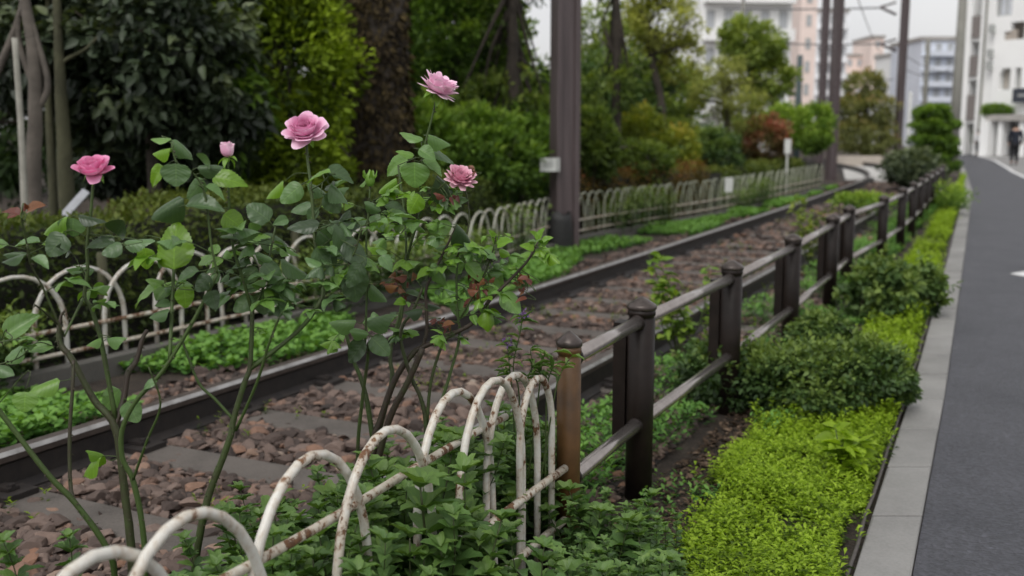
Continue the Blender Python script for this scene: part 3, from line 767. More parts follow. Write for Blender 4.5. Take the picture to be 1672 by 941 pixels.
def pxm(Y): return Y/FPX
class Bush:
    def __init__(s, label, base, Y, seed):
        s.Y = Y; s.rg = np.random.default_rng(seed)
        s.root = thing('rose_bush', label, 'rose bush', base, 'pink rose bushes')
        s.nodes = []; s.nr = []; s.fol = MB(); s.red = MB(); s.ns = 0
    def stem(s, pts, r0, r1, tint=.75, dY=0.0, dY1=None, thorns=True):
        n = len(pts); y0 = s.Y + dY
        if s.nodes:
            yn, dn = s.depth(pts[0])
            if dn < 16: y0 = yn
        y1 = y0 + s.rg.uniform(-.13, .13) if s.nodes else y0 + .03
        P = np.array([A(x, y, y0 + (y1-y0)*(i/(n-1))**.8) for i, (x, y) in enumerate(pts)])
        rad = np.linspace(r0, r1, n)*pxm(s.Y)*.84
        m = MB(); m.tube(P, rad, 9, smooth=5, t=tint, wob=.06)
        Q, rr = spline(P, rad, 8)
        s.nodes.append(Q); s.nr.append(rr)
        if thorns:
            L = np.linalg.norm(np.diff(Q, axis=0), axis=1).sum()
            for _ in range(int(L/.035)):
                k = s.rg.integers(1, len(Q)-1); d = unit(s.rg.normal(size=3)); t = unit(Q[k+1]-Q[k-1]); d = unit(d - t*(d@t))
                b0 = Q[k] + d*rr[k]*.7
                m.tube([b0, b0 + d*.004 - t*.001, b0 + d*.0075 - t*.0035], [.0022, .0013, .0002], 5, t=.3)
        obj('stem', m, M['cane'], s.root); s.ns += 1
        return P
    def depth(s, p):
        Q = np.concatenate(s.nodes); pp = np.array([proj(q) for q in Q]); d = np.hypot(pp[:, 0]-p[0], pp[:, 1]-p[1]); i = d.argmin()
        return Q[i][1], d[i]
    def leaflet(s, b, e, w, t=.2, red=False, attach=True, dY=0.0):
        rg = s.rg; Y = s.depth(b)[0] + dY + rg.normal(0, .035)
        Lpx = math.hypot(e[0]-b[0], e[1]-b[1])
        tilt = rg.uniform(-.35, .35) if Lpx > 30 else rg.uniform(-.8, -.2)
        B = A(b[0], b[1], Y); E = A(e[0], e[1], Y + tilt*Lpx*pxm(Y))
        d = E - B; L = np.linalg.norm(d); d /= L
        view = unit(CAM - (B+E)/2); vp = view - d*(view@d); vp = unit(vp)
        W = max(w*pxm(Y)*1.08, .62*L); c = np.clip(w*pxm(Y)/W, .15, 1); sd = np.cross(d, vp)
        sg = sqrt(1 - c*c); n1 = vp*c + sd*sg; n2 = vp*c - sd*sg
        n = n1 if n1[2] > n2[2] else n2
        if n[2] < 0 and t < .7: n = -n
        n = unit(n + rg.normal(0, .08, 3))
        tm = HEROR[rg.integers(2)] if w > .62*Lpx and Lpx > 34 else HERO[rg.integers(len(HERO))]
        (s.red if red else s.fol).leaves(tm, [B], [d], [n], [L], [np.clip(t + rg.normal(0, .05), 0, 1)], wid=[W])
        if attach and s.nodes: s.petiole(B, -d)
        return B
    def petiole(s, B, back):
        Q = np.concatenate(s.nodes); dd = np.linalg.norm(Q - B, axis=1); i = dd.argmin()
        if dd[i] < .16 and dd[i] > .004:
            mid = B + back*dd[i]*.4 + np.array([0, 0, -.004])
            s.fol.tube([B, mid, Q[i]], [.0008, .001, .0014], 5, smooth=4, t=.85, mi=1)
    def compound(s, p, d, L, t, n=5, red=False, tilt=None):
        "a whole compound leaf: rachis with paired leaflets and a terminal one"
        rg = s.rg; d = unit(d); up = unit(np.array([rg.normal(0, .3), rg.normal(0, .3) - .25, 1.0]))
        sd = unit(np.cross(d, up)); up = np.cross(sd, d)
        q = [p, p + d*L*.4 + up*L*.03, p + d*L*.62]
        s.fol.tube(q, [.0013, .001, .0008], 5, smooth=3, t=.85, mi=1)
        mbx = s.red if red else s.fol
        pos = [q[2]]; dd = [d - up*.25]; sz = [L*.42]
        for k, f in ((1, .60), (2, .36))[:(n-1)//2]:
            for sg in (-1, 1):
                pos.append(p + d*L*f); dd.append(d*.45 + sd*sg + up*rg.uniform(-.25, .15)); sz.append(L*(.38 if k == 1 else .30))
        pos = np.array(pos); dd = np.array(dd); sz = np.array(sz)*rg.uniform(.85, 1.12, len(pos))
        for i in range(len(pos)):
            mbx.leaves(HERO[rg.integers(len(HERO))], pos[i:i+1], dd[i:i+1], [up + rg.normal(0, .18, 3)], sz[i:i+1], [np.clip(t + rg.normal(0, .12), 0, 1)], wid=sz[i:i+1]*rg.uniform(.62, .74))
    def filler(s, n, ylo, yhi, t0, t1, L=(.07, .12), xlo=-99, xhi=9999, back=.0):
        Q = np.concatenate(s.nodes); k = 0
        for _ in range(n*30):
            if k >= n: break
            p = Q[s.rg.integers(len(Q))]
            px, py = proj(p)
            if not (ylo < py < yhi and xlo < px < xhi): continue
            d = unit(np.append(s.rg.normal(size=2), s.rg.uniform(-.1, .5))); d[1] += back
            s.compound(p, d, s.rg.uniform(*L), s.rg.uniform(t0, t1), n=s.rg.choice([3, 5, 5])); k += 1
    def done(s):
        if s.fol.n: obj('foliage', s.fol, [M['rose_leaf'], M['cane']], s.root)
        if s.red.n: obj('young_foliage', s.red, M['red_leaf'], s.root, label='young reddish bronze shoots')
def proj(p):
    v = np.asarray(p) - CAM; z = v @ FWD
    return 836 + FPX*(v @ RGT)/z, 470.5 - FPX*(v @ UPV)/z

def ground_under(px, Y):
    return np.array([(px-836)/FPX*(Y*cos(PITCH) + CAM[2]*sin(PITCH)), Y, 0.0])
# ---- left bush
Yl = 2.28
B = Bush('rose bush with an open deep pink bloom at the left, thick mossy canes below', ground_under(205, Yl), Yl, 5)
B.stem([(222, 1160), (218, 980), (214, 892), (203, 800), (188, 698), (153, 652), (119, 589), (98, 560), (97, 530)], 10, 5.0, .45)
B.stem([(98, 533), (75, 512), (56, 497)], 2.5, 1.6, .4)
B.stem([(97, 532), (100, 515), (106, 508)], 3.5, 2.5, .2)
B.stem([(196, 1120), (188, 950), (174, 894), (124, 823), (77, 773), (0, 673), (-40, 630)], 7, 4.5, .85)
B.stem([(122, 822), (115, 790), (114, 710), (119, 626), (120, 588)], 4, 3.5, .35, .02)
B.stem([(186, 700), (201, 656), (209, 610), (222, 591), (233, 553), (240, 540)], 7, 4, .15)
B.stem([(190, 690), (166, 562), (157, 528), (147, 499), (138, 484), (143, 440), (142, 400), (148, 350), (152, 300), (154, 282)], 5, 2.6, .75, 0, .0)
B.stem([(138, 484), (122, 515), (105, 550)], 2.6, 2, .8)
B.stem([(240, 1080), (238, 960), (234, 870), (218, 787), (200, 748), (200, 700), (222, 655), (251, 624), (278, 588), (318, 520), (355, 447)], 6.5, 3.2, .95, .0, -.02)
B.stem([(277, 588), (281, 500), (284, 438), (286, 370)], 4, 2.5, .9)
B.stem([(216, 787), (240, 720), (262, 660), (243, 600)], 3, 1.5, .8)
B.stem([(48, 430), (44, 400), (36, 360), (38, 332)], 1.8, 1.3, .5)
B.stem([(105, 550), (70, 470), (52, 435), (44, 400)], 2.2, 1.8, .6)
B.stem([(355, 447), (345, 400), (335, 320), (318, 286), (289, 266), (281, 235)], 2.4, 1.6, .9)
B.stem([(0, 560), (20, 552), (8, 540)], 1.5, 1, .6); B.stem([(-20, 600), (30, 585), (60, 560), (90, 566)], 1.6, 1, .7)
for q in [((110, 355), (57, 369), 18, .8), ((120, 356), (117, 388), 43, .22), ((128, 352), (174, 360), 14, .1), ((104, 378), (60, 388), 11, .8), ((105, 383), (76, 418), 40, .1), ((66, 396), (22, 399), 11, .2), ((43, 413), (4, 407), 10, .15), ((43, 415), (0, 425), 13, .15), ((55, 420), (80, 435), 17, .2),
          ((190, 384), (206, 357), 36, .1), ((188, 396), (134, 391), 25, .1), ((200, 402), (165, 415), 25, .15), ((203, 396), (252, 390), 19, .2),
          ((8, 549), (63, 512), 34, .3), ((87, 568), (36, 562), 20, .4), ((40, 573), (6, 590), 26, .3), ((-6, 600), (23, 612), 22, .2), ((42, 640), (38, 674), 40, .5), ((98, 622), (44, 640), 26, .5), ((175, 553), (203, 545), 10, .3), ((165, 552), (140, 560), 10, .5),
          ((208, 655), (227, 690), 36, .25), ((195, 636), (166, 670), 34, .22), ((167, 745), (119, 759), 15, .75), ((170, 744), (146, 731), 12, .6),
          ((279, 229), (245, 227), 10, .5), ((279, 243), (244, 245), 14, .8), ((281, 229), (317, 250), 21, .1), ((287, 267), (288, 305), 45, .15), ((268, 272), (234, 303), 25, .85), ((335, 270), (346, 253), 33, .2), ((322, 274), (363, 269), 22, .06), ((347, 290), (399, 292), 29, .85), ((333, 294), (305, 326), 27, .2), ((335, 305), (371, 323), 13, .4),
          ((300, 325), (239, 353), 38, .05), ((305, 335), (365, 336), 27, .15), ((238, 405), (238, 441), 28, .85), ((325, 443), (286, 459), 17, .15), ((268, 462), (237, 455), 15, .7), ((264, 468), (204, 484), 21, .6), ((272, 470), (254, 490), 29, .4), ((300, 468), (306, 504), 32, .95), ((345, 475), (351, 506), 29, .0), ((342, 450), (319, 476), 27, 0.), ((278, 495), (253, 499), 15, .2), ((276, 508), (241, 517), 17, .2), ((256, 622), (230, 632), 14, .2)]:
    B.leaflet(*q)
B.leaflet((284, 440), (283, 360), 64, 1.0, dY=-.10)
for q in [((32, 352), (1, 341), 13, .3), ((45, 345), (72, 333), 13, .8), ((38, 345), (36, 330), 6, .4), ((30, 350), (10, 356), 8, .3)]: B.leaflet(*q, red=True)
B.filler(9, 400, 500, .05, .6, (.09, .14)); B.filler(3, 520, 700, .2, .6, (.05, .09))
flower(B.root, 153, 281, B.depth((154, 282))[0], .045, (.02, -.42, 1), 'cup', 'petal_deep', 3, 'wide cupped deep pink rose, the leftmost bloom')
B.done()
# ---- middle bush
Ym = 2.36
B = Bush('rose bush with one tall full pink bloom and a small pink bud', ground_under(350, Ym), Ym, 6)
B.stem([(300, 1130), (318, 930), (338, 820), (365, 745), (378, 706), (382, 683), (399, 626), (408, 600), (411, 547), (412, 506)], 8.5, 4.2, .6)
B.stem([(407, 604), (486, 541), (522, 494), (527, 470), (521, 440), (514, 394), (512, 356), (507, 300), (502, 260), (500, 226)], 4.6, 2.7, .8)
B.stem([(382, 686), (352, 653), (325, 626), (304, 575), (295, 547)], 3.4, 2.2, .9)
B.stem([(385, 703), (419, 626), (438, 565), (455, 520)], 3.4, 2.2, .85)
B.stem([(412, 510), (398, 460), (380, 400), (374, 330), (372, 258)], 3.6, 2.2, .9)
B.stem([(412, 508), (430, 470), (440, 420), (450, 370)], 3, 2, .8); B.stem([(521, 470), (560, 440), (580, 410), (590, 370)], 2.6, 1.6, .7)
B.stem([(508, 310), (525, 300), (540, 285)], 1.6, 1.2, .9, thorns=False)
for q in [((440, 361), (404, 332), 39, .1), ((365, 350), (400, 374), 38, .95), ((410, 392), (359, 380), 21, .1), ((414, 382), (403, 362), 23, .15), ((424, 386), (475, 413), 31, .05), ((522, 365), (468, 373), 25, .1), ((470, 358), (446, 366), 17, .2), ((518, 378), (571, 413), 31, .08), ((411, 432), (375, 437), 13, .1), ((420, 438), (387, 463), 27, .15), ((430, 430), (461, 463), 33, .1), ((458, 424), (511, 453), 23, .1), ((445, 425), (419, 411), 17, .2), ((424, 468), (386, 470), 14, .15), ((432, 468), (487, 493), 25, .1), ((428, 475), (431, 513), 39, .1), ((412, 484), (381, 509), 29, .15),
          ((463, 297), (431, 323), 13, .8), ((492, 302), (457, 331), 31, .3), ((540, 282), (494, 285), 11, .6), ((532, 280), (582, 294), 21, .15), ((535, 276), (568, 272), 13, .15), ((500, 300), (541, 306), 13, .3), ((530, 318), (559, 347), 31, .1), ((510, 335), (474, 346), 21, .2), ((520, 340), (500, 365), 20, .1), ((545, 366), (600, 395), 23, .05), ((520, 375), (557, 406), 35, .1), ((562, 395), (599, 433), 35, .0), ((515, 405), (541, 439), 31, .0), ((575, 442), (581, 493), 47, .0), ((545, 410), (521, 433), 26, .0), ((590, 430), (566, 470), 30, 0.), ((540, 300), (575, 325), 14, .25)]:
    B.leaflet(*q)
B.filler(29, 355, 510, .05, .55, (.10, .15)); B.filler(3, 500, 560, .2, .6, (.05, .08))
flower(B.root, 500, 218, B.depth((500, 226))[0], .052, (-.02, -.80, 1), 'full', 'petal', 8, 'tall full pink rose with layered petals, facing the viewer')
flower(B.root, 372, 258, B.depth((372, 258))[0], .037, (.05, -.10, 1), 'bud', 'petal', 2, 'small half open pink bud', sep=1.1)
B.done()
# ---- right bush
Yr = 2.72
B = Bush('rose bush with a ruffled pink bloom on a high stem and a faded one', ground_under(625, Yr), Yr, 7)
B.stem([(598, 1020), (604, 840), (611, 720), (620, 690), (644, 622), (672, 580), (690, 567), (740, 545), (775, 525), (800, 490), (835, 455), (862, 425), (878, 395)], 8.5, 2.0, .15, 0, .05)
B.stem([(606, 800), (634, 690), (668, 620), (690, 570)], 7, 6, .2, .02)
B.stem([(612, 740), (600, 660), (590, 620), (577, 588), (566, 548), (558, 525)], 5.5, 3, .75)
B.stem([(620, 700), (640, 622), (637, 586), (641, 558), (655, 518), (664, 440)], 5.2, 2.8, .7)
B.stem([(694, 900), (696, 720), (690, 660), (673, 620), (663, 591), (654, 553), (659, 529), (673, 510), (690, 470)], 5, 2.6, .5)
B.stem([(588, 860), (584, 740), (592, 650), (600, 590), (602, 560)], 4.0, 3, .7, .04)
B.stem([(690, 568), (697, 540), (696, 503), (696, 472), (707, 448), (728, 405), (746, 368)], 4, 2, .1)
B.stem([(700, 720), (722, 652), (735, 610), (750, 551), (746, 500), (746, 440), (752, 418)], 3.6, 2.0, .9)
B.stem([(697, 690), (704, 622), (723, 562), (742, 545)], 3.4, 2.6, .6, .03)
B.stem([(640, 560), (655, 500), (662, 430), (663, 394), (659, 337), (653, 294), (650, 270)], 3.0, 2.0, .9)
B.stem([(664, 430), (670, 402), (684, 356), (690, 337), (686, 300), (690, 262), (695, 232), (706, 190), (713, 158)], 2.8, 1.9, .95, 0, 0)
B.stem([(596, 560), (600, 450), (598, 390), (603, 330), (604, 300)], 2.2, 1.8, .9)
B.stem([(690, 337), (715, 310), (735, 292)], 1.8, 1.5, .8); B.stem([(752, 520), (790, 450), (806, 405), (810, 385)], 2, 1.3, .6); B.stem([(746, 420), (765, 370), (762, 320), (745, 285)], 2, 1.3, .5)
for q in [((697, 220), (739, 231), 17, .4), ((690, 230), (652, 216), 13, .5), ((684, 244), (712, 259), 24, .3), ((702, 240), (743, 269), 15, .2), ((666, 261), (619, 281), 26, .4), ((676, 254), (646, 247), 10, .6), ((677, 265), (676, 308), 47, .4), ((648, 294), (611, 313), 23, .7), ((712, 288), (761, 327), 28, .05), ((690, 262), (723, 286), 13, .3), ((627, 336), (672, 361), 21, .05), ((622, 345), (599, 329), 19, .25), ((610, 352), (626, 377), 26, .3), ((685, 318), (667, 349), 32, .8), ((715, 360), (722, 387), 38, .5), ((745, 370), (776, 386), 15, .1),
          ((745, 368), (783, 399), 21, .05), ((738, 415), (751, 447), 34, .5), ((754, 490), (749, 522), 36, .3), ((822, 478), (849, 512), 32, .4), ((795, 508), (801, 537), 28, .9), ((595, 528), (640, 506), 24, .2), ((582, 525), (535, 521), 24, .2), ((602, 546), (574, 539), 20, .3), ((595, 556), (571, 592), 32, .05), ((606, 551), (638, 580), 32, .2), ((605, 466), (636, 491), 20, .1), ((662, 480), (697, 487), 11, .1), ((690, 496), (721, 501), 13, .1), ((690, 505), (661, 505), 15, 0.), ((760, 430), (790, 460), 26, .5), ((800, 440), (825, 470), 24, .5), ((705, 430), (730, 460), 24, .35),
          ((872, 408), (850, 399), 13, .75), ((880, 400), (909, 413), 19, .75), ((875, 410), (898, 433), 17, .7), ((878, 395), (888, 371), 11, .8), ((878, 392), (867, 377), 9, .85), ((885, 395), (903, 387), 10, .8), ((868, 412), (848, 420), 12, .7),
          ((808, 400), (800, 375), 11, .8), ((812, 402), (836, 391), 14, .75), ((806, 406), (784, 415), 16, .75), ((815, 408), (833, 416), 14, .75), ((800, 410), (778, 402), 13, .8)]:
    B.leaflet(*q)
for (cx, cy, n, sx, sy) in ((655, 462, 22, 30, 20), (775, 472, 22, 22, 25), (856, 458, 14, 14, 24), (722, 532, 12, 18, 18), (760, 285, 12, 25, 14), (735, 322, 6, 15, 10)):
    for _ in range(n):
        b0 = (cx + B.rg.normal(0, sx*.4), cy + B.rg.normal(0, sy*.4)); an = B.rg.uniform(0, 2*pi); L = B.rg.uniform(9, 20)
        B.leaflet(b0, (b0[0]+L*cos(an), b0[1]+L*sin(an)*.8), L*.38, B.rg.uniform(.1, .9), red=True)
B.filler(30, 310, 440, .35, .85, (.08, .13), 580, 760); B.filler(26, 400, 560, .2, .75, (.08, .12)); B.filler(8, 380, 520, .6, .85, (.06, .10), 770, 900)
B.filler(5, 235, 330, .4, .8, (.05, .08))
flower(B.root, 714, 152, B.depth((713, 158))[0], .060, (.42, -.15, 1), 'ruffle', 'petal', 4, 'ruffled pale pink rose tilted to the right, the highest bloom')
flower(B.root, 750, 296, B.depth((745, 285))[0] - .03, .044, (.3, -.5, .8), 'ruffle', 'petal_faded', 5, 'faded pink bloom half hidden by leaves')
# green bud
mb = MB(); c = A(604, 296, B.depth((604, 300))[0]); mb.lathe([(.002, -.014), (.008, -.012), (.013, 0), (.012, .012), (.004, .024), (.001, .03)], 12, c, t=.6)
d = unit(np.stack([np.cos(np.arange(5)*1.26), np.sin(np.arange(5)*1.26), np.full(5, 1.6)], -1))
mb.leaves(WEEDT[0], np.tile(c, (5, 1)) + d*[.012, .012, .002], d, np.stack([np.cos(np.arange(5)*1.26), np.sin(np.arange(5)*1.26), 0*np.arange(5)], -1), .03, .7, wid=.012)
obj('bud', mb, M['rose_leaf'], B.root, label='closed green bud')
B.done()

# ------------------------------------------------------------------ leafy weeds along the near fence
def weed_mb(h, seed, big=1.0, lean=.15, sprigs=2):
    rg = np.random.default_rng(seed); m = MB(); st = MB()
    def shoot(p0, d, L, r):
        n = max(3, int(L/.026)); P = [np.array(p0)]; d = unit(d)
        for i in range(n):
            d = unit(d + rg.normal(0, .06, 3) + np.array([0, 0, .05])); P.append(P[-1] + d*L/n)
        P = np.array(P); m.tube(P, np.linspace(r, r*.45, len(P)), 5, t=.6, mi=1)
        az = rg.uniform(0, 6)
        for i in range(1, len(P)):
            f = i/(len(P)-1)
            if f < .18: continue
            az += 2.2 + rg.normal(0, .3); k = (2 if i % 2 else 3) if f < .9 else 6
            for j in range(k):
                a = az + j*2*pi/k + rg.normal(0, .2)
                el = (.30 + .5*f**3) if k < 6 else .95
                dd = np.array([cos(a), sin(a), el]); sz = big*(.056*(1 - .40*f) + .008)*rg.uniform(.75, 1.2)*(1 if k < 6 else .8)
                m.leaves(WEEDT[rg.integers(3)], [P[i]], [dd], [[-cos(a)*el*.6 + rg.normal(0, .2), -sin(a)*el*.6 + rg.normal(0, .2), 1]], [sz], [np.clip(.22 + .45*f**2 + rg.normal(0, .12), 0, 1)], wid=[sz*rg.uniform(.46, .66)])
    for k in range(sprigs + 1):
        a = rg.uniform(0, 6); q = lean*(1 if k else .4)
        shoot((rg.normal(0, .012), rg.normal(0, .012), -.01), (cos(a)*q, sin(a)*q, 1), h*(1 if k == 0 else rg.uniform(.6, .95)), .0026)
    return m
WEEDS = [weed_mb(h, i, b_, l).mesh('leafy_weed', [M['weed_leaf'], M['cane']]) for i, (h, b_, l) in enumerate([(.40, 1.0, .2), (.46, 1.1, .25), (.34, .9, .3), (.52, 1.05, .15), (.28, 1.0, .35), (.58, 1.1, .18)])]
def plant(me, name, p, s, rz, label, cat, group, tilt=0.0):
    o = bpy.data.objects.new(name, me); COL.objects.link(o)
    o.location = tuple(p); o.scale = (s, s, s); o.rotation_euler = (tilt*cos(rz*3), tilt*sin(rz*3), rz)
    return tag(o, label, cat, group)
wr = np.random.default_rng(21)
nrm = np.array([FDIR[1], -FDIR[0], 0])      # towards the path
for i in range(200):     # among and behind the hoops
    Y = 1.65 + 1.9*wr.random()**.9; o_ = wr.normal(-.03, .14)
    if i % 4 == 0: o_ = wr.uniform(-.55, -.1)
    if i % 4 == 1: o_ = wr.uniform(.0, .30)
    if Y > 2.4 and o_ > -.07: continue
    p = fence_pt(Y) + nrm*o_
    hmax = np.interp(Y, [1.6, 1.9, 2.3, 2.6, 3.1, 3.5], [.50, .60, .70, .70, .64, .50]) * (1 - .35*abs(o_)) * wr.uniform(.72, 1.04)
    if o_ < -.22: hmax = min(hmax, .52)
    if o_ > .02 and Y > 2.45: hmax = min(hmax, np.interp(Y, [2.45, 2.8, 3.4], [.45, .20, .16]))
    k = wr.integers(len(WEEDS)); base = [.40, .46, .34, .52, .28, .58][k]
    plant(WEEDS[k], 'leafy_weed', p, hmax/base*(.9), wr.uniform(0, 6.28), 'green leafy weed growing among the foreground hoops', 'weed', 'leafy weeds growing through the near hoop fence', .12)
for i in range(44):     # behind the first hoops
    Y = wr.uniform(1.75, 2.45); p = fence_pt(Y) + nrm*wr.uniform(-.42, -.03)
    k = wr.integers(len(WEEDS)); base = [.40, .46, .34, .52, .28, .58][k]
    plant(WEEDS[k], 'leafy_weed', p, wr.uniform(.42, .62)/base*.9, wr.uniform(0, 6.28), 'green leafy weed growing among the foreground hoops', 'weed', 'leafy weeds growing through the near hoop fence', .12)
for i in range(46):     # right of the end post
    px, py = wr.uniform(930, 1085), wr.uniform(945, 1160)
    p = G(px, py); h = wr.uniform(.20, .36)
    k = wr.integers(len(WEEDS)); base = [.40, .46, .34, .52, .28, .58][k]
    plant(WEEDS[k], 'leafy_weed', p, h/base, wr.uniform(0, 6.28), 'green leafy weed at the foot of the brown fence posts, by the bare soil', 'weed', 'leafy weeds at the foot of the brown fence', .12)
for i, (px, py, Y, h) in enumerate([(85, 1000, 2.1, .60), (55, 1010, 2.0, .56), (120, 1000, 2.2, .54), (20, 1000, 1.9, .55)]):
    p = ground_under(px, Y); plant(WEEDS[[3, 1, 0, 3][i]], 'leafy_weed', p, h/[.52, .46, .40, .52][i]*.92, i*1.3, 'green leafy weed in the bottom left corner behind the first hoop', 'weed', 'leafy weeds in the corner', .1)

# thin stemmed purple-flowered weed behind the hoop fence end
t_ = thing('purple_flower_weed', 'wiry weed with tiny purple flowers between the rose bush and the end post', 'weed', ground_under(850, 3.0))
m_ = MB(); fl = MB(); fm = MB(); wr2 = np.random.default_rng(4)
for pts, tip in (([(846, 800), (848, 650), (838, 600), (850, 540), (852, 515)], True), ([(860, 800), (880, 640), (884, 600), (890, 575)], False), ([(845, 800), (836, 640), (832, 600), (828, 560)], True), ([(880, 800), (905, 650), (915, 610), (935, 580)], False), ([(850, 800), (858, 640), (868, 600), (866, 570)], False), ([(890, 800), (893, 640), (902, 600), (896, 585)], False)):
    P = np.array([A(x, y, 3.0) for x, y in pts]); m_.tube(P, np.linspace(.003, .0012, len(P)), 5, smooth=5, t=.8)
    Q, _ = spline(P, np.zeros(len(P)), 8)
    for q in Q[10:]:
        if wr2.random() < .75:
            d = unit(np.append(wr2.normal(size=2), .5)); fl.leaves(WEEDT[1], [q], [d], [[0, 0, 1]], [wr2.uniform(.03, .06)], [wr2.uniform(.4, 1)], wid=[.014])
    if tip:
        n = 26; fm = MB(); fm.leaves(DIAW, Q[-1] + wr2.normal(0, .008, (n, 3)), wr2.normal(size=(n, 3)), wr2.normal(size=(n, 3)), .011, wr2.random(n)); obj('flower', fm, M['purple'], t_)
obj('stem', m_, M['cane'], t_); obj('foliage', fl, M['weed_leaf'], t_)

# ------------------------------------------------------------------ ground covers
def cover(name, label, cat, pts, hs, mat, leaf, nper, tmpl, tlo=.2, thi=.9, seed=0, h0=.0, wid=1.0):
    rg = np.random.default_rng(seed); mb = MB(); N = len(pts)
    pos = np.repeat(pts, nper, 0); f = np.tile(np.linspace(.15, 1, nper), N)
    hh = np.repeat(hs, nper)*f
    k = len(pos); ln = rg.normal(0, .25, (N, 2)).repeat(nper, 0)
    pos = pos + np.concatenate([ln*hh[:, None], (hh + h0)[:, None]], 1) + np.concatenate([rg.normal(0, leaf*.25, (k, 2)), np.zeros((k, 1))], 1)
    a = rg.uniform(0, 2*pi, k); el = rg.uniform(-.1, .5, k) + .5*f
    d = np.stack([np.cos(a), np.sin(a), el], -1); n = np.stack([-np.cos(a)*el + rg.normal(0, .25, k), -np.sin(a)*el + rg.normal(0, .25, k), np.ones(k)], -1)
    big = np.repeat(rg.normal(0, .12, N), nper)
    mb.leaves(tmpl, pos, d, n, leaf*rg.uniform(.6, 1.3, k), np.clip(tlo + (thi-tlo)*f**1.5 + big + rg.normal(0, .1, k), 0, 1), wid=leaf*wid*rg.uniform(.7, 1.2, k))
    o = obj(name, mb, M[mat]); return tag(o, label, cat, kind='stuff')
rg = np.random.default_rng(31)
def strip(n, Y0, Y1, fl_, fr_, power=1.0):
    Y = Y0 + (Y1-Y0)*rg.random(n)**power
    a = np.array([fl_(y) for y in Y]); b_ = np.array([fr_(y) for y in Y]); u = rg.random(n)
    return np.stack([a + (b_-a)*u, Y, 0*Y], -1), u
from math import floor
def vnoise(P, s, seed=0):
    r = np.random.default_rng(seed); g = r.random((64, 64)); x = np.mod(P[:, 0]*s, 63); y = np.mod(P[:, 1]*s, 63)
    i = x.astype(int); j = y.astype(int); fx = x-i; fy = y-j; fx = fx*fx*(3-2*fx); fy = fy*fy*(3-2*fy)
    return (g[i, j]*(1-fx) + g[(i+1) % 64, j]*fx)*(1-fy) + (g[i, (j+1) % 64]*(1-fx) + g[(i+1) % 64, (j+1) % 64]*fx)*fy
# lime green cover by the kerb: left edge given by the photo's boundary with the bare soil
limeL = lambda y: np.interp(y, [2.4, 3.1, 3.6, 4.1, 4.7, 5.2, 6, 7, 8, 12, 20, 30], [.30, .56, .72, .92, 1.22, 1.58, 1.98, 2.45, 2.95, 4.75, 8.5, 13.2])
limeR = lambda y: X_kerb(y) - .235
lp, u = strip(10500, 2.3, 5.6, lambda y: limeL(y) - .06, limeR)
nz = vnoise(lp, 4.0, 1); keep = (nz > .19 + .3*(u > .93) + .45*np.clip(.18 - u, 0, 1)/.18) & (rg.random(len(lp)) < .9); lp = lp[keep]; nz = nz[keep]
hs = .010 + .10*vnoise(lp, 4.2, 5)**1.8 + .09*rg.random(len(lp))**5
cover('lime_ground_cover', 'lime green low ground cover carpeting the bed beside the kerb', 'ground cover', lp, hs, 'lime_leaf', .021, 11, T_leaf(2, 1, 'lance', .3, .3), .0, 1.0, 3, wid=.5)  # low leaves tinted darker, the shadow at the base put into the colour
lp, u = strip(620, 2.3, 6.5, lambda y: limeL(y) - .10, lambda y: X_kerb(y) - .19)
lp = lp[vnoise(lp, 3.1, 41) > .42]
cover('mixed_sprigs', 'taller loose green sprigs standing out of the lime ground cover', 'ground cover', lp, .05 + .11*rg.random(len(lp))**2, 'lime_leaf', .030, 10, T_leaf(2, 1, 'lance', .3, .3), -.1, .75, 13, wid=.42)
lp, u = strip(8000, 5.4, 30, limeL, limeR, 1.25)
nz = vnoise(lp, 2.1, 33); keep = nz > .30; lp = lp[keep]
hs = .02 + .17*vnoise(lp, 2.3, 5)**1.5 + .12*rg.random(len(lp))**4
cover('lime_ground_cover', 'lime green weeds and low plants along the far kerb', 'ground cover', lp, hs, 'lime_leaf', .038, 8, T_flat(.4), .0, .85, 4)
# strip between the tracks and the brown fence
trR = lambda y: np.interp(y, YT, LEFT[:, 0] + _nr[:, 0]*2.05)
fenL = lambda y: fence_pt(y)[0] + np.interp(y, [4, 6], [-.08, .2])
lp, u = strip(5200, 3.0, 22, trR, fenL, 1.2)
keep = vnoise(lp, 1.6, 9) > .38; lp = lp[keep]
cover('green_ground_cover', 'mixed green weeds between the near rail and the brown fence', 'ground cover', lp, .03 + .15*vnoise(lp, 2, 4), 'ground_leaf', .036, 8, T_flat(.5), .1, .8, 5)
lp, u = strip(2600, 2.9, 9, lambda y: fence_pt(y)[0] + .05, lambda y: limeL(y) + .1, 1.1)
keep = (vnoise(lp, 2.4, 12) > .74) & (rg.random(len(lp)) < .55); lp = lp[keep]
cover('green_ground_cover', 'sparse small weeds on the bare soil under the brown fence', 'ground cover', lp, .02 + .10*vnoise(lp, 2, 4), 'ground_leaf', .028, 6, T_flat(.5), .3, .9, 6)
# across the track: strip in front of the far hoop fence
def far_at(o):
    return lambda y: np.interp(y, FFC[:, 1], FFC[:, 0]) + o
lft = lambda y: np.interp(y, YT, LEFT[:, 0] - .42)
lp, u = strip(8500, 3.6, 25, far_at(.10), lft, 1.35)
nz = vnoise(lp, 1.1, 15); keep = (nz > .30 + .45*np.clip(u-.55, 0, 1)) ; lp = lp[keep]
cover('clover_ground_cover', 'soft green ground cover between the far rail and the hoop fence', 'ground cover', lp, .02 + .12*vnoise(lp, 1.1, 15), 'ground_leaf', .042, 7, T_flat(.8), .15, .95, 7, wid=1.2)
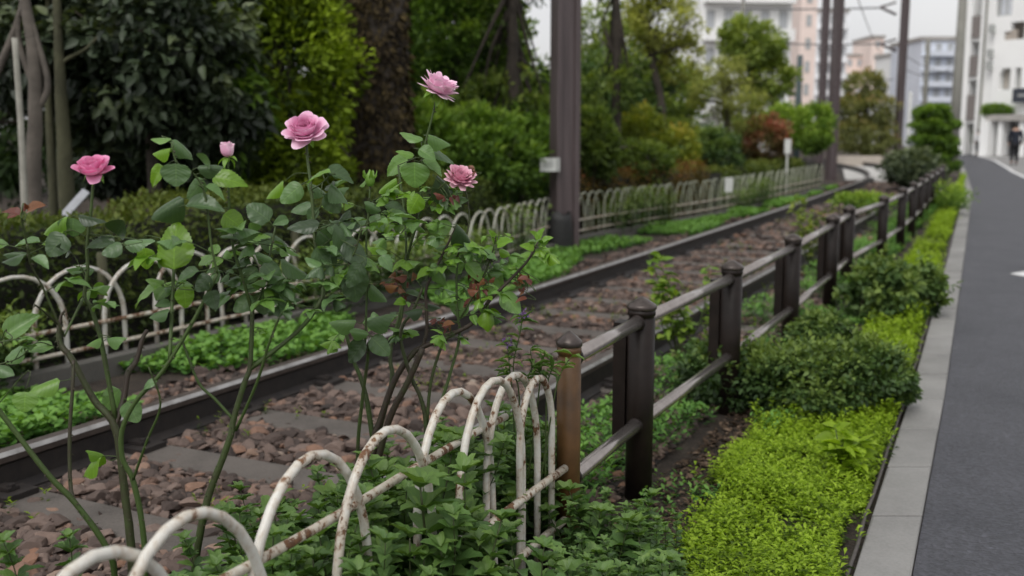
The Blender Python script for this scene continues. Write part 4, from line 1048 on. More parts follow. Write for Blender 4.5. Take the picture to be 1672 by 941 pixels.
# growth entangled in the far fence
lp, u = strip(5200, 5.0, 24, far_at(-.25), far_at(.20), 1.3)
keep = (vnoise(lp, .9, 19) > .45) & (np.hypot(lp[:, 0] - .6, lp[:, 1] - 11.7) > .95); lp = lp[keep]
cover('fence_undergrowth', 'dark green undergrowth tangled in the far hoop fence', 'undergrowth', lp, .15 + .5*vnoise(lp, .9, 19), 'shrub_leaf', .055, 9, T_flat(.5), .2, 1.0, 8)
# little weeds in the ballast
lp, s, o_ = bed_points(1100, 3.2, 20, .15, 1.7); keep = vnoise(lp, 2.2, 23) > .64; lp = lp[keep]; lp[:, 2] = .02
cover('ballast_weeds', 'small pale weeds sprouting from the ballast', 'weeds', lp, .02 + .06*rg.random(len(lp)), 'lime_leaf', .024, 8, T_flat(.4), .0, .5, 9)
# dead leaf litter on the bare soil
lp, u = strip(2600, 2.9, 7, lambda y: fence_pt(y)[0] + .05, limeL)
mb = MB(); n = len(lp); lp[:, 2] = .008 + .012*rg.random(n); a = rg.uniform(0, 6.28, n)
mb.leaves(DIA, lp, np.stack([np.cos(a), np.sin(a), rg.normal(0, .3, n)], -1), np.stack([rg.normal(0, .4, n), rg.normal(0, .4, n), np.ones(n)], -1), .03*rg.uniform(.5, 1.6, n), rg.random(n))
M['litter'] = leaf_mat('litter', [(0, (.03, .02, .014)), (.6, (.09, .06, .04)), (1, (.20, .14, .10))], .8, .1, False, .2)
tag(obj('leaf_litter', mb, M['litter']), 'brown dead leaves scattered on the bare soil', 'leaf litter', kind='stuff')
mb = MB(); c = G(1172, 775, .03); mb.leaves(BROAD[0], [c], [[1, -.3, .1]], [[.2, -.5, 1]], [.085], [1.0], wid=[.06]); 
o = obj('fallen_leaf', mb, M['litter'], loc=c); tag(o, 'single pale brown fallen leaf on the bare soil by the lime ground cover', 'leaf')

# ------------------------------------------------------------------ shrubs between fence and kerb
def crown(mb, c, rad, ncl, nper, leaf, tmpl, rg, clr=.25, tlo=.1, thi=.8, shell=.55, droop=0.0, flat=1.0, wid=None, bottom=-1.0, up=.5):
    c = np.asarray(c); rad = np.asarray(rad, float)
    d = unit(rg.normal(size=(ncl, 3))); r = rg.uniform(shell, 1.0, ncl)**.7
    d[:, 2] = np.maximum(d[:, 2], bottom)
    cc = d*r[:, None]
    ct = rg.normal(0, .13, ncl)
    cs = clr*rg.uniform(.7, 1.4, ncl)
    k = rg.normal(size=(ncl, nper, 3)); k = k/np.linalg.norm(k, axis=2, keepdims=True)*rg.random((ncl, nper, 1))**.45
    k[:, :, 2] *= flat
    loc = cc[:, None, :] + k*cs[:, None, None]
    P = (c + loc*rad).reshape(-1, 3)
    out = unit(k + .8*d[:, None, :]).reshape(-1, 3); N = len(P)
    dd = unit(out + rg.normal(0, .5, (N, 3)) - np.array([0, 0, droop])); nn = np.array([0, 0, up]) + out*.5 + rg.normal(0, .45, (N, 3))
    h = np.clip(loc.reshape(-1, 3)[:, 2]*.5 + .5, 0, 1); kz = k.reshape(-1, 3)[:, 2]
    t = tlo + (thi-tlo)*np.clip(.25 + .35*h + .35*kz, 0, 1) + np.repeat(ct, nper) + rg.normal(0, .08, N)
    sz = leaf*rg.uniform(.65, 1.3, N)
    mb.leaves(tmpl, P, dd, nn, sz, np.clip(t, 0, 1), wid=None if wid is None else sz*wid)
def shrub(name, label, cat, px, py, Y, rad, mat, leaf, ncl, nper, seed, tmpl=None, group=None, tlo=.1, thi=.8, stems=5, lumps=(), **kw):
    rg = np.random.default_rng(seed); c = A(px, py, Y); base = np.array([c[0], c[1], 0.0])
    t = thing(name, label, cat, base, group)
    m = MB(); crown(m, c, rad, ncl, nper, leaf, FLAT if tmpl is None else tmpl, rg, tlo=tlo, thi=thi, **kw)
    for (lx, ly, dY, ls) in lumps: crown(m, A(lx, ly, Y + dY), np.array(rad)*ls, int(ncl*ls**2), nper, leaf, FLAT if tmpl is None else tmpl, rg, tlo=tlo, thi=thi, **kw)
    for _ in range(int(26*min(1, 12/Y)) if py > 400 else 0):
        d = unit(rg.normal(size=3)*[1, 1, .6] + [0, 0, .7]); q = c + d*np.array(rad)*rg.uniform(.75, 1.0); L = rg.uniform(.06, .16)
        e = q + unit(d + [0, 0, .5])*L; k_ = 9
        pos = q + (e-q)*rg.random((k_, 1)); m.leaves(FLAT if tmpl is None else tmpl, pos, rg.normal(0, .8, (k_, 3)) + d*.6, rg.normal(0, .4, (k_, 3)) + [0, 0, 1], leaf*rg.uniform(.7, 1.2, k_), np.clip(rg.uniform(.5, 1.1, k_), 0, 1), wid=leaf*.5)
    obj('crown', m, M[mat], t)
    s = MB()
    for _ in range(stems):
        e = c + rg.normal(0, .4, 3)*np.array(rad); s.tube([base + rg.normal(0, .03, 3)*[1, 1, 0] - [0, 0, .02], (base+e)/2 + rg.normal(0, .04, 3), e], [.012 + .01*rad[2], .010, .004], 6, smooth=4, t=.2)
    obj('stem', s, M['cane'], t)
    return t
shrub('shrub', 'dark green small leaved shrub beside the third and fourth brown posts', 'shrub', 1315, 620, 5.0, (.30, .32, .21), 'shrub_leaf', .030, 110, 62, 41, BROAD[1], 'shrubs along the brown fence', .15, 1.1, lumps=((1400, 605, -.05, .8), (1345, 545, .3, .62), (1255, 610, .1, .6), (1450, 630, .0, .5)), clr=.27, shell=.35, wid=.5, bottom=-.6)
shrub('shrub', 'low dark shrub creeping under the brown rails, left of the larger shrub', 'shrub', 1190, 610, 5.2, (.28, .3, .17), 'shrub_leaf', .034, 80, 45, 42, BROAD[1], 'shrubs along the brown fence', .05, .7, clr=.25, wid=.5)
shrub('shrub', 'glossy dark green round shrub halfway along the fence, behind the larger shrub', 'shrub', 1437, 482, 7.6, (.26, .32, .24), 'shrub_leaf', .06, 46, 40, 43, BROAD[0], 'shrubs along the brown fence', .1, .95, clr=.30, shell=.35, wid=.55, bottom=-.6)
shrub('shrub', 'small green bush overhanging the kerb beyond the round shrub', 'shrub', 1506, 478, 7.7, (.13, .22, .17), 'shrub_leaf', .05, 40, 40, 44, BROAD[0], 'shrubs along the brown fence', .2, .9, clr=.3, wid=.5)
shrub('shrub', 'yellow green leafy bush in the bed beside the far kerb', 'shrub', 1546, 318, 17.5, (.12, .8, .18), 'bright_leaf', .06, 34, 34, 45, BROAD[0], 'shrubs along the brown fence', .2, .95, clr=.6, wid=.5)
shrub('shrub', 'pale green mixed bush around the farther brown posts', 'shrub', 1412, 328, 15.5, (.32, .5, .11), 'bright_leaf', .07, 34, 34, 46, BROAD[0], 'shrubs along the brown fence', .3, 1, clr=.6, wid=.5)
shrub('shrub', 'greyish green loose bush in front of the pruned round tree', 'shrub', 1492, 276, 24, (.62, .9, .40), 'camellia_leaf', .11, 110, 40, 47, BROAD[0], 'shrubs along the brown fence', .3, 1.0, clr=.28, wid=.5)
# saplings beside the near rail
def sapling(px, pyb, Y, h, seed, label, n=5, mat='ground_leaf'):
    rg = np.random.default_rng(seed); r_ = ray(px, pyb); base = np.array([r_[0]*Y/r_[1], Y, 0.])
    t = thing('sapling', label, 'sapling', base, 'young plants beside the near rail'); s = MB(); f = MB()
    for k in range(n):
        a = rg.uniform(0, 6.28); L = h*rg.uniform(.6, 1); e = base + np.array([cos(a)*.3*L, sin(a)*.3*L, L])
        P = np.array([base, (base+e)/2 + rg.normal(0, .03, 3), e]); s.tube(P, [.006, .004, .002], 6, smooth=5, t=.7)
        Q, _ = spline(P, np.zeros(3), 8)
        for q in Q[5:]:
            for _ in range(3):
                d = unit(np.append(rg.normal(size=2), rg.uniform(-.2, .5))); f.leaves(BROAD[rg.integers(2)], [q + d*.01], [d], [[rg.normal(0, .3), rg.normal(0, .3), 1]], [rg.uniform(.05, .10)], [rg.uniform(.3, 1)], wid=[rg.uniform(.03, .055)])
    obj('stem', s, M['cane'], t); obj('foliage', f, M[mat], t)
sapling(1108, 560, 6.2, .68, 1, 'pale green sapling with a yellow leaf beside the near rail, left of the third post', 6, 'bright_leaf')
sapling(1325, 420, 10.3, .75, 2, 'thin green sapling behind the brown rails, right of the fourth post', 6, 'tree_leaf')
sapling(1385, 690, 3.95, .24, 3, 'bright yellow green sprig standing out of the lime ground cover', 3, 'lime_leaf')
# ------------------------------------------------------------------ clipped hedge behind the far fence
def hedge(label, sa, sb, off, width, h, mat, seed, leaf=.05, dens=1500, tlo=.15, thi=.85):
    rg = np.random.default_rng(seed); n = int((sb-sa)*dens)
    s = rg.uniform(sa, sb, n); P = np.zeros((n, 3)); D = np.zeros((n, 3)); side = rg.random(n)
    for i in range(n):
        p, t = ffence(s[i]); nr = np.array([t[1], -t[0], 0])
        if side[i] < .55: o, z, d = off + rg.normal(0, .03), h*rg.random()**.8, nr
        else: o, z, d = off - width*rg.random(), h + rg.normal(0, .025), np.array([0, 0, 1.0])
        wob = .06*sin(s[i]*2.1 + seed) + .04*sin(s[i]*5.3)
        P[i] = p + nr*o; P[i][2] = max(.03, z*(1 + wob)); D[i] = d
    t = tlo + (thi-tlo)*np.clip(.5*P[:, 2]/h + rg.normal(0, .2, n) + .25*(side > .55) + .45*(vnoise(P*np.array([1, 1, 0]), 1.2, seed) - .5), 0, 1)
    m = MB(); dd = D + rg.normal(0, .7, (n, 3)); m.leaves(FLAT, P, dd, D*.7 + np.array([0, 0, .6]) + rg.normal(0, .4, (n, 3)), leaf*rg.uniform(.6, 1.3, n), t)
    core = MB(); ss = np.linspace(sa, sb, 30); ring = []
    for q in ss:
        p, tt = ffence(q); nr = np.array([tt[1], -tt[0], 0])
        ring += [p + nr*(off-.06), p + nr*(off-.06) + [0, 0, h*.93], p + nr*(off-width) + [0, 0, h*.93], p + nr*(off-width)]
    F = [[i*4+a, (i+1)*4+a, (i+1)*4+a+1, i*4+a+1] for i in range(len(ss)-1) for a in range(3)]
    core.add(ring, [np.array(F), np.array([[0, 1, 2, 3]]), np.array([[(len(ss)-1)*4+q for q in (3, 2, 1, 0)]])])
    t_ = thing('hedge', label, 'hedge', ffence((sa+sb)/2)[0])
    obj('foliage', m, M[mat], t_); obj('branches', core, M['hedge_shade_core'], t_)  # core is a solid dark filling, the hedge's inner shade as colour
M['hedge_shade_core'] = simple('hedge_shade_core', (.012, .012, .007), .9, 0, .5, 20)
s_of = lambda Y: float(np.interp(Y, FFC[:, 1], fs))
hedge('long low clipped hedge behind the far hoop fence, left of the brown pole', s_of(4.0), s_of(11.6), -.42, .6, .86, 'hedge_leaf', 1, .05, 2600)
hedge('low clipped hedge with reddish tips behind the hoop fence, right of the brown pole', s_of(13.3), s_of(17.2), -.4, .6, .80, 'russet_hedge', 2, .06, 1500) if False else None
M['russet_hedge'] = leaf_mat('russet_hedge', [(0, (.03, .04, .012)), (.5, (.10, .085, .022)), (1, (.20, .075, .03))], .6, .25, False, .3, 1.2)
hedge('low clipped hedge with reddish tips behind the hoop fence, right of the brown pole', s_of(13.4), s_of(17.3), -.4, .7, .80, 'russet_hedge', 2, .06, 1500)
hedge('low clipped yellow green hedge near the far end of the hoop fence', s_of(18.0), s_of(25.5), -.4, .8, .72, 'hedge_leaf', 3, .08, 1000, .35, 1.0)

# ------------------------------------------------------------------ trees and shrubs across the track
def tree(name, label, cat, px, pyb, Y, trunk, r0, crowns, mat, leaf, seed, bark='bark', tmpl=None, group=None, limbs=6, base_z=0.0, **kw):
    """trunk: list of pixel points from the ground up at depth Y; crowns: (px, py, dY, (rx, ry, rz), clusters, leaves)"""
    rg = np.random.default_rng(seed)
    P = [A(x, y, Y) for x, y in trunk]; b0 = np.array([P[0][0], P[0][1], base_z])
    P[0][2] = base_z - .05
    t = thing(name, label, cat, b0, group)
    s = MB(); n = len(P); s.tube(P, np.linspace(r0*1.25, r0*.55, n) if n > 2 else [r0, r0*.7], 12, smooth=6, wob=.05, t=.3)
    m = MB()
    for (cx, cy, dY, rad, ncl, nper) in crowns:
        c = A(cx, cy, Y + dY)
        crown(m, c, rad, ncl, nper, leaf, FLAT if tmpl is None else tmpl, rg, **kw)
        for _ in range(limbs):
            e = c + rg.normal(0, .45, 3)*np.array(rad); q = P[-1] if rg.random() < .5 else P[max(0, n-2)]
            q = q + (P[max(0, n-2)] - q)*rg.random()*.6
            s.tube([q, (q+e)/2 + rg.normal(0, .08, 3)*np.array(rad), e], [r0*.42, r0*.26, r0*.08], 6, smooth=5, t=.3)
    obj('trunk', s, M[bark], t)
    if m.n: obj('crown', m, M[mat], t)
    return t
# dark broadleaf tree at the left
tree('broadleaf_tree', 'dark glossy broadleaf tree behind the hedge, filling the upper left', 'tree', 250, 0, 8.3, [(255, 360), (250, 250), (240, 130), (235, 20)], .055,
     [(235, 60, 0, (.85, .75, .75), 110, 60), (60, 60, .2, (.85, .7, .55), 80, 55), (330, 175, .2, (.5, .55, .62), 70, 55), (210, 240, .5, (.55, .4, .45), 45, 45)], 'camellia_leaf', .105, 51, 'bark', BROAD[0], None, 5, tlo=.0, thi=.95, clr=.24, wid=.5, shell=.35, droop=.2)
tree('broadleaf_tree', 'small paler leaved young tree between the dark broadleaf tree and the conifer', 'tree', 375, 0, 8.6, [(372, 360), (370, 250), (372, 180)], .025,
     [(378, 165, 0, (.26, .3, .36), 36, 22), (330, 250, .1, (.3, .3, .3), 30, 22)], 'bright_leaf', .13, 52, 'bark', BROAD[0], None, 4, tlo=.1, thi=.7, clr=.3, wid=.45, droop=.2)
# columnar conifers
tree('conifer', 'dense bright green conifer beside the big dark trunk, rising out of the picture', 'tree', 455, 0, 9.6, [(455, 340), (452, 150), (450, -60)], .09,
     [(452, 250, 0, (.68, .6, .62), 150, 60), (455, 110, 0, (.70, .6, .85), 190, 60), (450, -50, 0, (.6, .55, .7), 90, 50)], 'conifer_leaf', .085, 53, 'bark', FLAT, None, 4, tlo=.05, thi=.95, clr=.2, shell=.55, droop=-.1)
# the big trunk
bt = thing('old_tree', 'big old tree with a thick dark shaggy trunk behind the hedge', 'tree', ground_under(603, 10.8))
Yt = 10.8; P = [A(x, y, Yt) for x, y in ((600, 420), (600, 300), (604, 200), (608, 100), (610, 0), (612, -140))]
P[0][2] = -.1
s = MB(); s.tube(P + [P[-1] + np.array([.1, .2, 2.0])], [.56, .47, .40, .355, .335, .32, .28], 30, smooth=10, wob=.07, t=.3)
for e in ((-1.2, .5, 1.6), (1.3, 1.0, 2.2), (.2, 1.6, 2.8), (-.5, -.8, 2.4)):
    q = P[-1] + np.array([.05, .1, 1.0]); s.tube([q, q + np.array(e)*.5 + [0, 0, .2], q + np.array(e)], [.2, .13, .06], 10, smooth=5, t=.3)
obj('trunk', s, M['old_bark'] if 'old_bark' in M else M['bark'], bt)
m = MB(); rg = np.random.default_rng(9); crown(m, P[-1] + np.array([0, .6, 3.2]), (3.0, 2.6, 1.5), 160, 40, .16, FLAT, rg, clr=.2)
obj('crown', m, M['tree_leaf'], bt)
# shaggy climbing growth on the right side of the trunk
m = MB(); n = 2600; k = rg.random(n); cy = 330 - 380*k; ang = rg.uniform(-2.2, .5, n)
C0 = np.array([A(604, y, Yt) for y in cy]); rr = np.interp(cy, [-140, 0, 100, 200, 300, 420], [.32, .335, .355, .40, .47, .56])
Dr = np.stack([np.cos(ang), np.sin(ang), 0*ang], -1)
m.leaves(FLAT, C0 + Dr*(rr + .02)[:, None], Dr*.4 + np.array([0, 0, -1]) + rg.normal(0, .5, (n, 3)), Dr + rg.normal(0, .3, (n, 3)), .09*rg.uniform(.5, 1.3, n), np.clip(rg.normal(.35, .25, n) + .3*(vnoise(C0*[1, 0, 0] + np.stack([ang, cy*.02, 0*cy], -1), 2.0, 3)-.5), 0, 1))
M['climber_leaf'] = leaf_mat('climber_leaf', [(0, (.018, .015, .010)), (.5, (.045, .040, .022)), (1, (.085, .075, .035))], .8, .15, False, .2)
obj('climber', m, M['climber_leaf'], bt)
# mass of trees behind
tg = 'leafy trees of the wood behind the hedge'
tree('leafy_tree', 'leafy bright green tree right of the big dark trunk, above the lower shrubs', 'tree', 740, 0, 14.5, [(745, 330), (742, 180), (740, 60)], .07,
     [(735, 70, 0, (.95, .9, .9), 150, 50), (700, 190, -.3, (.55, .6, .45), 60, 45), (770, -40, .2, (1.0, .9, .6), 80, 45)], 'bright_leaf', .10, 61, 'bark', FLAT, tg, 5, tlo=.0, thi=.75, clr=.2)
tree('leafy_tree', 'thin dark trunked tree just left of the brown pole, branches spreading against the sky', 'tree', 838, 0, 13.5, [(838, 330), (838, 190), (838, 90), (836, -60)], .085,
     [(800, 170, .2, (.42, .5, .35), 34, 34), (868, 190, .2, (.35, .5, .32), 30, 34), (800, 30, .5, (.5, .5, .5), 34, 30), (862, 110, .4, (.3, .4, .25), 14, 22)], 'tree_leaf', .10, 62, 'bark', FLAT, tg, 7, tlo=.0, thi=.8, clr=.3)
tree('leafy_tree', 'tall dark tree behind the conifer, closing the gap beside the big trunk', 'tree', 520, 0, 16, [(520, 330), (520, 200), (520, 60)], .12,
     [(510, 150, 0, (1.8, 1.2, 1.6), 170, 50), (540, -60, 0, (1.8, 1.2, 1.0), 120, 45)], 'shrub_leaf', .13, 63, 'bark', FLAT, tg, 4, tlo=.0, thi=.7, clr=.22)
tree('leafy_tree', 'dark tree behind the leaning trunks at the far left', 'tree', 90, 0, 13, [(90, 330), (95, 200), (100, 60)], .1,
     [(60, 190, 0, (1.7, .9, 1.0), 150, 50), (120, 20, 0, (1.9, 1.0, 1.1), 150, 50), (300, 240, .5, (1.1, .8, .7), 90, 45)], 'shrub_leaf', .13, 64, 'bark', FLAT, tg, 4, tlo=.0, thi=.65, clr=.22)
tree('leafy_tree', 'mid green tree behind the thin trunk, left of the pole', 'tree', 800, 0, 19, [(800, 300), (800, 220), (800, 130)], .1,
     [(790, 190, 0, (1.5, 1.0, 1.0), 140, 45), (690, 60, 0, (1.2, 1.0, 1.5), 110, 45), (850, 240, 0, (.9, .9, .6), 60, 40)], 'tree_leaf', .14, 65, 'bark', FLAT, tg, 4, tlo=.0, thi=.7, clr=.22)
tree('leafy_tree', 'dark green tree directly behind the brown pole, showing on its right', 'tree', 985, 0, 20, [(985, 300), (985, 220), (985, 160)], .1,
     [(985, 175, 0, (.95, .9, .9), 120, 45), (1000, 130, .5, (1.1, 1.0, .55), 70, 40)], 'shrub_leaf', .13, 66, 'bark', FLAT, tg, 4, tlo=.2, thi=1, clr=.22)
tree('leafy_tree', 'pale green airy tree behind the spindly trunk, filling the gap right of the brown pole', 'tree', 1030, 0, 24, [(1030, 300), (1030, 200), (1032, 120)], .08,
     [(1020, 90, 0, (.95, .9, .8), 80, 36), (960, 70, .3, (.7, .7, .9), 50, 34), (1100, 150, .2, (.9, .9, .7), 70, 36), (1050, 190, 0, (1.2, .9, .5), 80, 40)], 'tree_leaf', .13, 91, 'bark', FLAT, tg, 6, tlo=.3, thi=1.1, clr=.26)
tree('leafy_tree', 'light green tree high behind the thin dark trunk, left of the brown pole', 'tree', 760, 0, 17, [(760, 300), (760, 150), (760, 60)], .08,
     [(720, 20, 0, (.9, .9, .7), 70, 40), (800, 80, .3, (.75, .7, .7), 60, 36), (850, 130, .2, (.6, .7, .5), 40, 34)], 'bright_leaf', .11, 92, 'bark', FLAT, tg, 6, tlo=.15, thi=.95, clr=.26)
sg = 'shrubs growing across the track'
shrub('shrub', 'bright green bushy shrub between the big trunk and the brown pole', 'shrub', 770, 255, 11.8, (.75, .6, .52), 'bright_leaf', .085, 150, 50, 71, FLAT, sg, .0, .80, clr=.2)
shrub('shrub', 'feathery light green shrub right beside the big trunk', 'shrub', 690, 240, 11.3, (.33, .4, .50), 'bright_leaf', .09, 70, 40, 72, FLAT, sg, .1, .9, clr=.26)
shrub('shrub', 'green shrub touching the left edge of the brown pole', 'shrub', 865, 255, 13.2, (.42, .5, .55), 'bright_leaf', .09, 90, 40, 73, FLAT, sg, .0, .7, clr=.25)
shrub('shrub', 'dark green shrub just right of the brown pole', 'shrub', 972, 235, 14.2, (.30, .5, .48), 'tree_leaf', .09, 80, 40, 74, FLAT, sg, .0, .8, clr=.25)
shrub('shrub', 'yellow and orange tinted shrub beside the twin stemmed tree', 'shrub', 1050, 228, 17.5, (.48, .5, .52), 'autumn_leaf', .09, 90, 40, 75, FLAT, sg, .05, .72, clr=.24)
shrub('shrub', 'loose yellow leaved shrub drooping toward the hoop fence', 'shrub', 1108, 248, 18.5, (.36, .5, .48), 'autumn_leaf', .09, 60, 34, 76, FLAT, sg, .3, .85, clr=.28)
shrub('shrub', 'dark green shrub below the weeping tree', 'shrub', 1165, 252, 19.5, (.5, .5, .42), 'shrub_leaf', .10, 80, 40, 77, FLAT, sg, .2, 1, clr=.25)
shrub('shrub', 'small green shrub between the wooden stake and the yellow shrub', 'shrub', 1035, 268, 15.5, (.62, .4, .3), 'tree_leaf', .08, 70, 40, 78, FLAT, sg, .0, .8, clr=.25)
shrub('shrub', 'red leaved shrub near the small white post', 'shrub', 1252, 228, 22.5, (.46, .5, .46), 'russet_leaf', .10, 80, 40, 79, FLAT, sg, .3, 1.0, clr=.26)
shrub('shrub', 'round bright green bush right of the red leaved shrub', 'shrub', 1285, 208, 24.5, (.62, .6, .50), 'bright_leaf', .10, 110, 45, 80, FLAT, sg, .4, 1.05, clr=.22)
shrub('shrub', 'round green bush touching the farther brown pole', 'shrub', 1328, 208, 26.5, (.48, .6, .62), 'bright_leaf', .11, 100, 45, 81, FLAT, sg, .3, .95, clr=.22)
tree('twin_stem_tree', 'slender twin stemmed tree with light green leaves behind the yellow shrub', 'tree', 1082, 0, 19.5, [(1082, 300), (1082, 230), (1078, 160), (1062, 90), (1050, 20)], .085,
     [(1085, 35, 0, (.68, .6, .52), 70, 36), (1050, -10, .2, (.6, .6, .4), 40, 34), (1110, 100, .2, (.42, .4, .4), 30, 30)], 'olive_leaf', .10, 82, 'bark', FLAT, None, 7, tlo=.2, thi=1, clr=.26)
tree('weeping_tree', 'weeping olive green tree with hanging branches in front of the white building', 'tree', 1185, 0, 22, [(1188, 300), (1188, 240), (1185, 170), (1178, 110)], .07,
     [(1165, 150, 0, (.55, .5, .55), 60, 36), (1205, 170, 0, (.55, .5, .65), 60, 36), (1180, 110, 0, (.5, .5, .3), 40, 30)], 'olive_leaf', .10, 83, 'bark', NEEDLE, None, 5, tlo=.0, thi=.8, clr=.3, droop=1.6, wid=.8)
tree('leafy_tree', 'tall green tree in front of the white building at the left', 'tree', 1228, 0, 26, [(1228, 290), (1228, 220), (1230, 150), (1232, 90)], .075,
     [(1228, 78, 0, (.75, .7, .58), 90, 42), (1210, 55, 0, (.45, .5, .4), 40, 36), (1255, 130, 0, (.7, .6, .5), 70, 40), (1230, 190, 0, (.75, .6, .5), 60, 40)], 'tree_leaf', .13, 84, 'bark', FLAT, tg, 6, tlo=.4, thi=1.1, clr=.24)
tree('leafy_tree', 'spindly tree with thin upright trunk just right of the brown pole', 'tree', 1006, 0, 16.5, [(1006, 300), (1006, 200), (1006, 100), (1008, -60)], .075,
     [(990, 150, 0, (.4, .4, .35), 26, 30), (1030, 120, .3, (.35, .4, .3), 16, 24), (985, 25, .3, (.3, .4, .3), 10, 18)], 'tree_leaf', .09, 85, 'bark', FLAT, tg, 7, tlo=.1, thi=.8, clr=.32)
tree('conifer', 'broad brownish green conifer beyond the end of the track', 'tree', 1412, 0, 46, [(1412, 262), (1412, 200), (1412, 130)], .16,
     [(1410, 222, 0, (1.45, 1.2, .8), 130, 44), (1412, 180, 0, (1.25, 1.1, .75), 100, 44), (1412, 145, 0, (.8, .8, .75), 60, 40)], 'brown_conifer', .17, 86, 'bark', FLAT, None, 4, tlo=.1, thi=.9, clr=.26) if False else None
M['brown_conifer'] = leaf_mat('brown_conifer', [(0, (.08, .11, .045)), (.5, (.16, .21, .085)), (.8, (.22, .23, .10)), (1, (.27, .20, .11))], .6, .3, False, .3, .7)
tree('conifer', 'broad brownish green conifer beyond the end of the track', 'tree', 1412, 0, 46, [(1412, 262), (1412, 200), (1412, 130)], .16,
     [(1410, 222, 0, (1.42, 1.2, .8), 130, 44), (1412, 180, 0, (1.25, 1.1, .75), 100, 44), (1412, 145, 0, (.8, .8, .75), 60, 40)], 'brown_conifer', .17, 86, 'bark', FLAT, None, 4, tlo=.1, thi=.9, clr=.26)
tree('pruned_tree', 'rounded layered pruned tree beside the path where the brown fence ends', 'tree', 1526, 0, 31, [(1528, 292), (1527, 240), (1526, 190)], .06,
     [(1523, 184, 0, (.42, .5, .20), 60, 46), (1529, 204, 0, (.60, .6, .22), 70, 46), (1526, 228, 0, (.64, .6, .22), 70, 46), (1524, 250, 0, (.62, .6, .22), 70, 46), (1536, 270, 0, (.5, .5, .2), 45, 40)], 'bright_leaf', .12, 87, 'bark', FLAT, None, 4, tlo=.0, thi=.85, clr=.26)
# dense dark woodland far behind, reads as one mass
m = MB(); rg = np.random.default_rng(90)
for x, y, Y, r_ in ((-250, 80, 22, (5, 2, 4)), (150, 60, 23, (4.5, 2, 4)), (480, 60, 24, (4.5, 2, 4.2)), (690, 120, 27, (2.6, 2, 3.0)), (890, 225, 30, (3.0, 2, 2.0)), (1020, 190, 33, (2.4, 2, 2.3)), (1110, 245, 36, (2.4, 2, .7))):
    crown(m, A(x, y, Y), r_, 150, 44, .24, FLAT, rg, clr=.2, tlo=0, thi=.75, shell=.5)
o = obj('woodland', m, M['shrub_leaf']); tag(o, 'dark dense wood far behind the trees across the track', 'woodland', kind='stuff')

# leaning trunks and stakes at the far left
def trunk_only(name, label, cat, pts, Y, r, mat, group=None, branches=(), ground=True):
    P = [A(x, y, Y) for x, y in pts]
    if ground: P[0][2] = -.05
    s = MB(); s.tube(P, np.array(r)*pxm(Y), 12, smooth=5, wob=.06, t=.3)
    for q in branches:
        s.tube([A(x, y, Y) for x, y in q[:-1]], np.linspace(q[-1], q[-1]*.6, len(q)-1)*pxm(Y), 8, smooth=5, wob=.06, t=.3)
    o = obj(name, s, M[mat], loc=(P[0][0], P[0][1], 0)); return tag(o, label, cat, group)
trunk_only('bare_trunk', 'slender brown forking trunk at the far left, beside the pale stake', 'tree trunk', [(52, 420), (54, 300), (58, 190), (55, 90), (36, -20)], 7.2, [14, 13, 11, 10, 8], 'grey_bark', None,
           [[(58, 150), (30, 60), (40, -20), 6], [(58, 185), (78, 140), (62, 70), (45, 10), 6], [(-10, 130), (20, 60), (36, 10), 7]])
trunk_only('bamboo_stake', 'pale bamboo stake leaning beside the slender trunk at the far left', 'stake', [(44, 430), (40, 330), (34, 200), (24, 62)], 7.0, [5.5, 5.5, 5, 4.5], 'bamboo')
trunk_only('mossy_trunk', 'mossy greenish trunk behind the leftmost rose, the thicker of two', 'tree trunk', [(112, 430), (108, 300), (101, 180), (95, 60), (92, -40)], 7.6, [14, 12.5, 10, 7, 6], 'green_bark', None, [[(98, 140), (100, 105), (140, 80), (160, 60), 4]])
trunk_only('mossy_trunk', 'mossy greenish trunk behind the leftmost rose, the thinner of two', 'tree trunk', [(86, 430), (86, 300), (80, 180), (78, 60), (80, -40)], 7.9, [8, 7.5, 6, 5, 4], 'green_bark')
# slanted board
m = MB(); a, b_ = A(104, 352, 6.9), A(140, 312, 7.0); d = unit(b_-a); w = unit(np.cross(d, [0, 1, 0]))*.026
V = [a-w, a+w, b_+w, b_-w]; V += [v + np.array([0, .02, 0]) for v in V]
m.add(V, [np.array([[0, 1, 2, 3], [7, 6, 5, 4], [0, 4, 5, 1], [1, 5, 6, 2], [2, 6, 7, 3], [3, 7, 4, 0]])])
m.tube([[a[0]-.02, a[1]+.03, 0], a + [0, .02, 0]], .012, 8)
tag(obj('label_board', m, M['board_grey'], smooth=False, loc=(a[0], a[1], 0)), 'slanted pale grey board standing behind the hedge, left of the leftmost rose', 'board')
# tan boulders behind the hedge
m = MB(); M['tan_stone'] = simple('tan_stone', (.26, .15, .09), .9, 0, .4, 6, .4, 30)
for i, (px, py, Y, r_) in enumerate([(185, 318, 9.0, .13), (206, 322, 9.1, .15), (228, 324, 9.3, .12)]):
    W, F = SV2[i]; c = A(px, py, Y); mm = MB(); mm.add(W*r_*np.array([.8, .8, 1.2]) + c, [F])
    mm.lathe([(.05, -c[2]), (.06, 0)], 8, c)
    tag(obj('tan_stone', mm, M['tan_stone'], loc=(c[0], c[1], 0)), ['tan stone behind the hedge, just right of the leftmost rose stem', 'taller orange tan stone behind the hedge, the middle one of three', 'small tan stone behind the hedge, rightmost of three'][i], 'stone', 'tan stones behind the hedge')
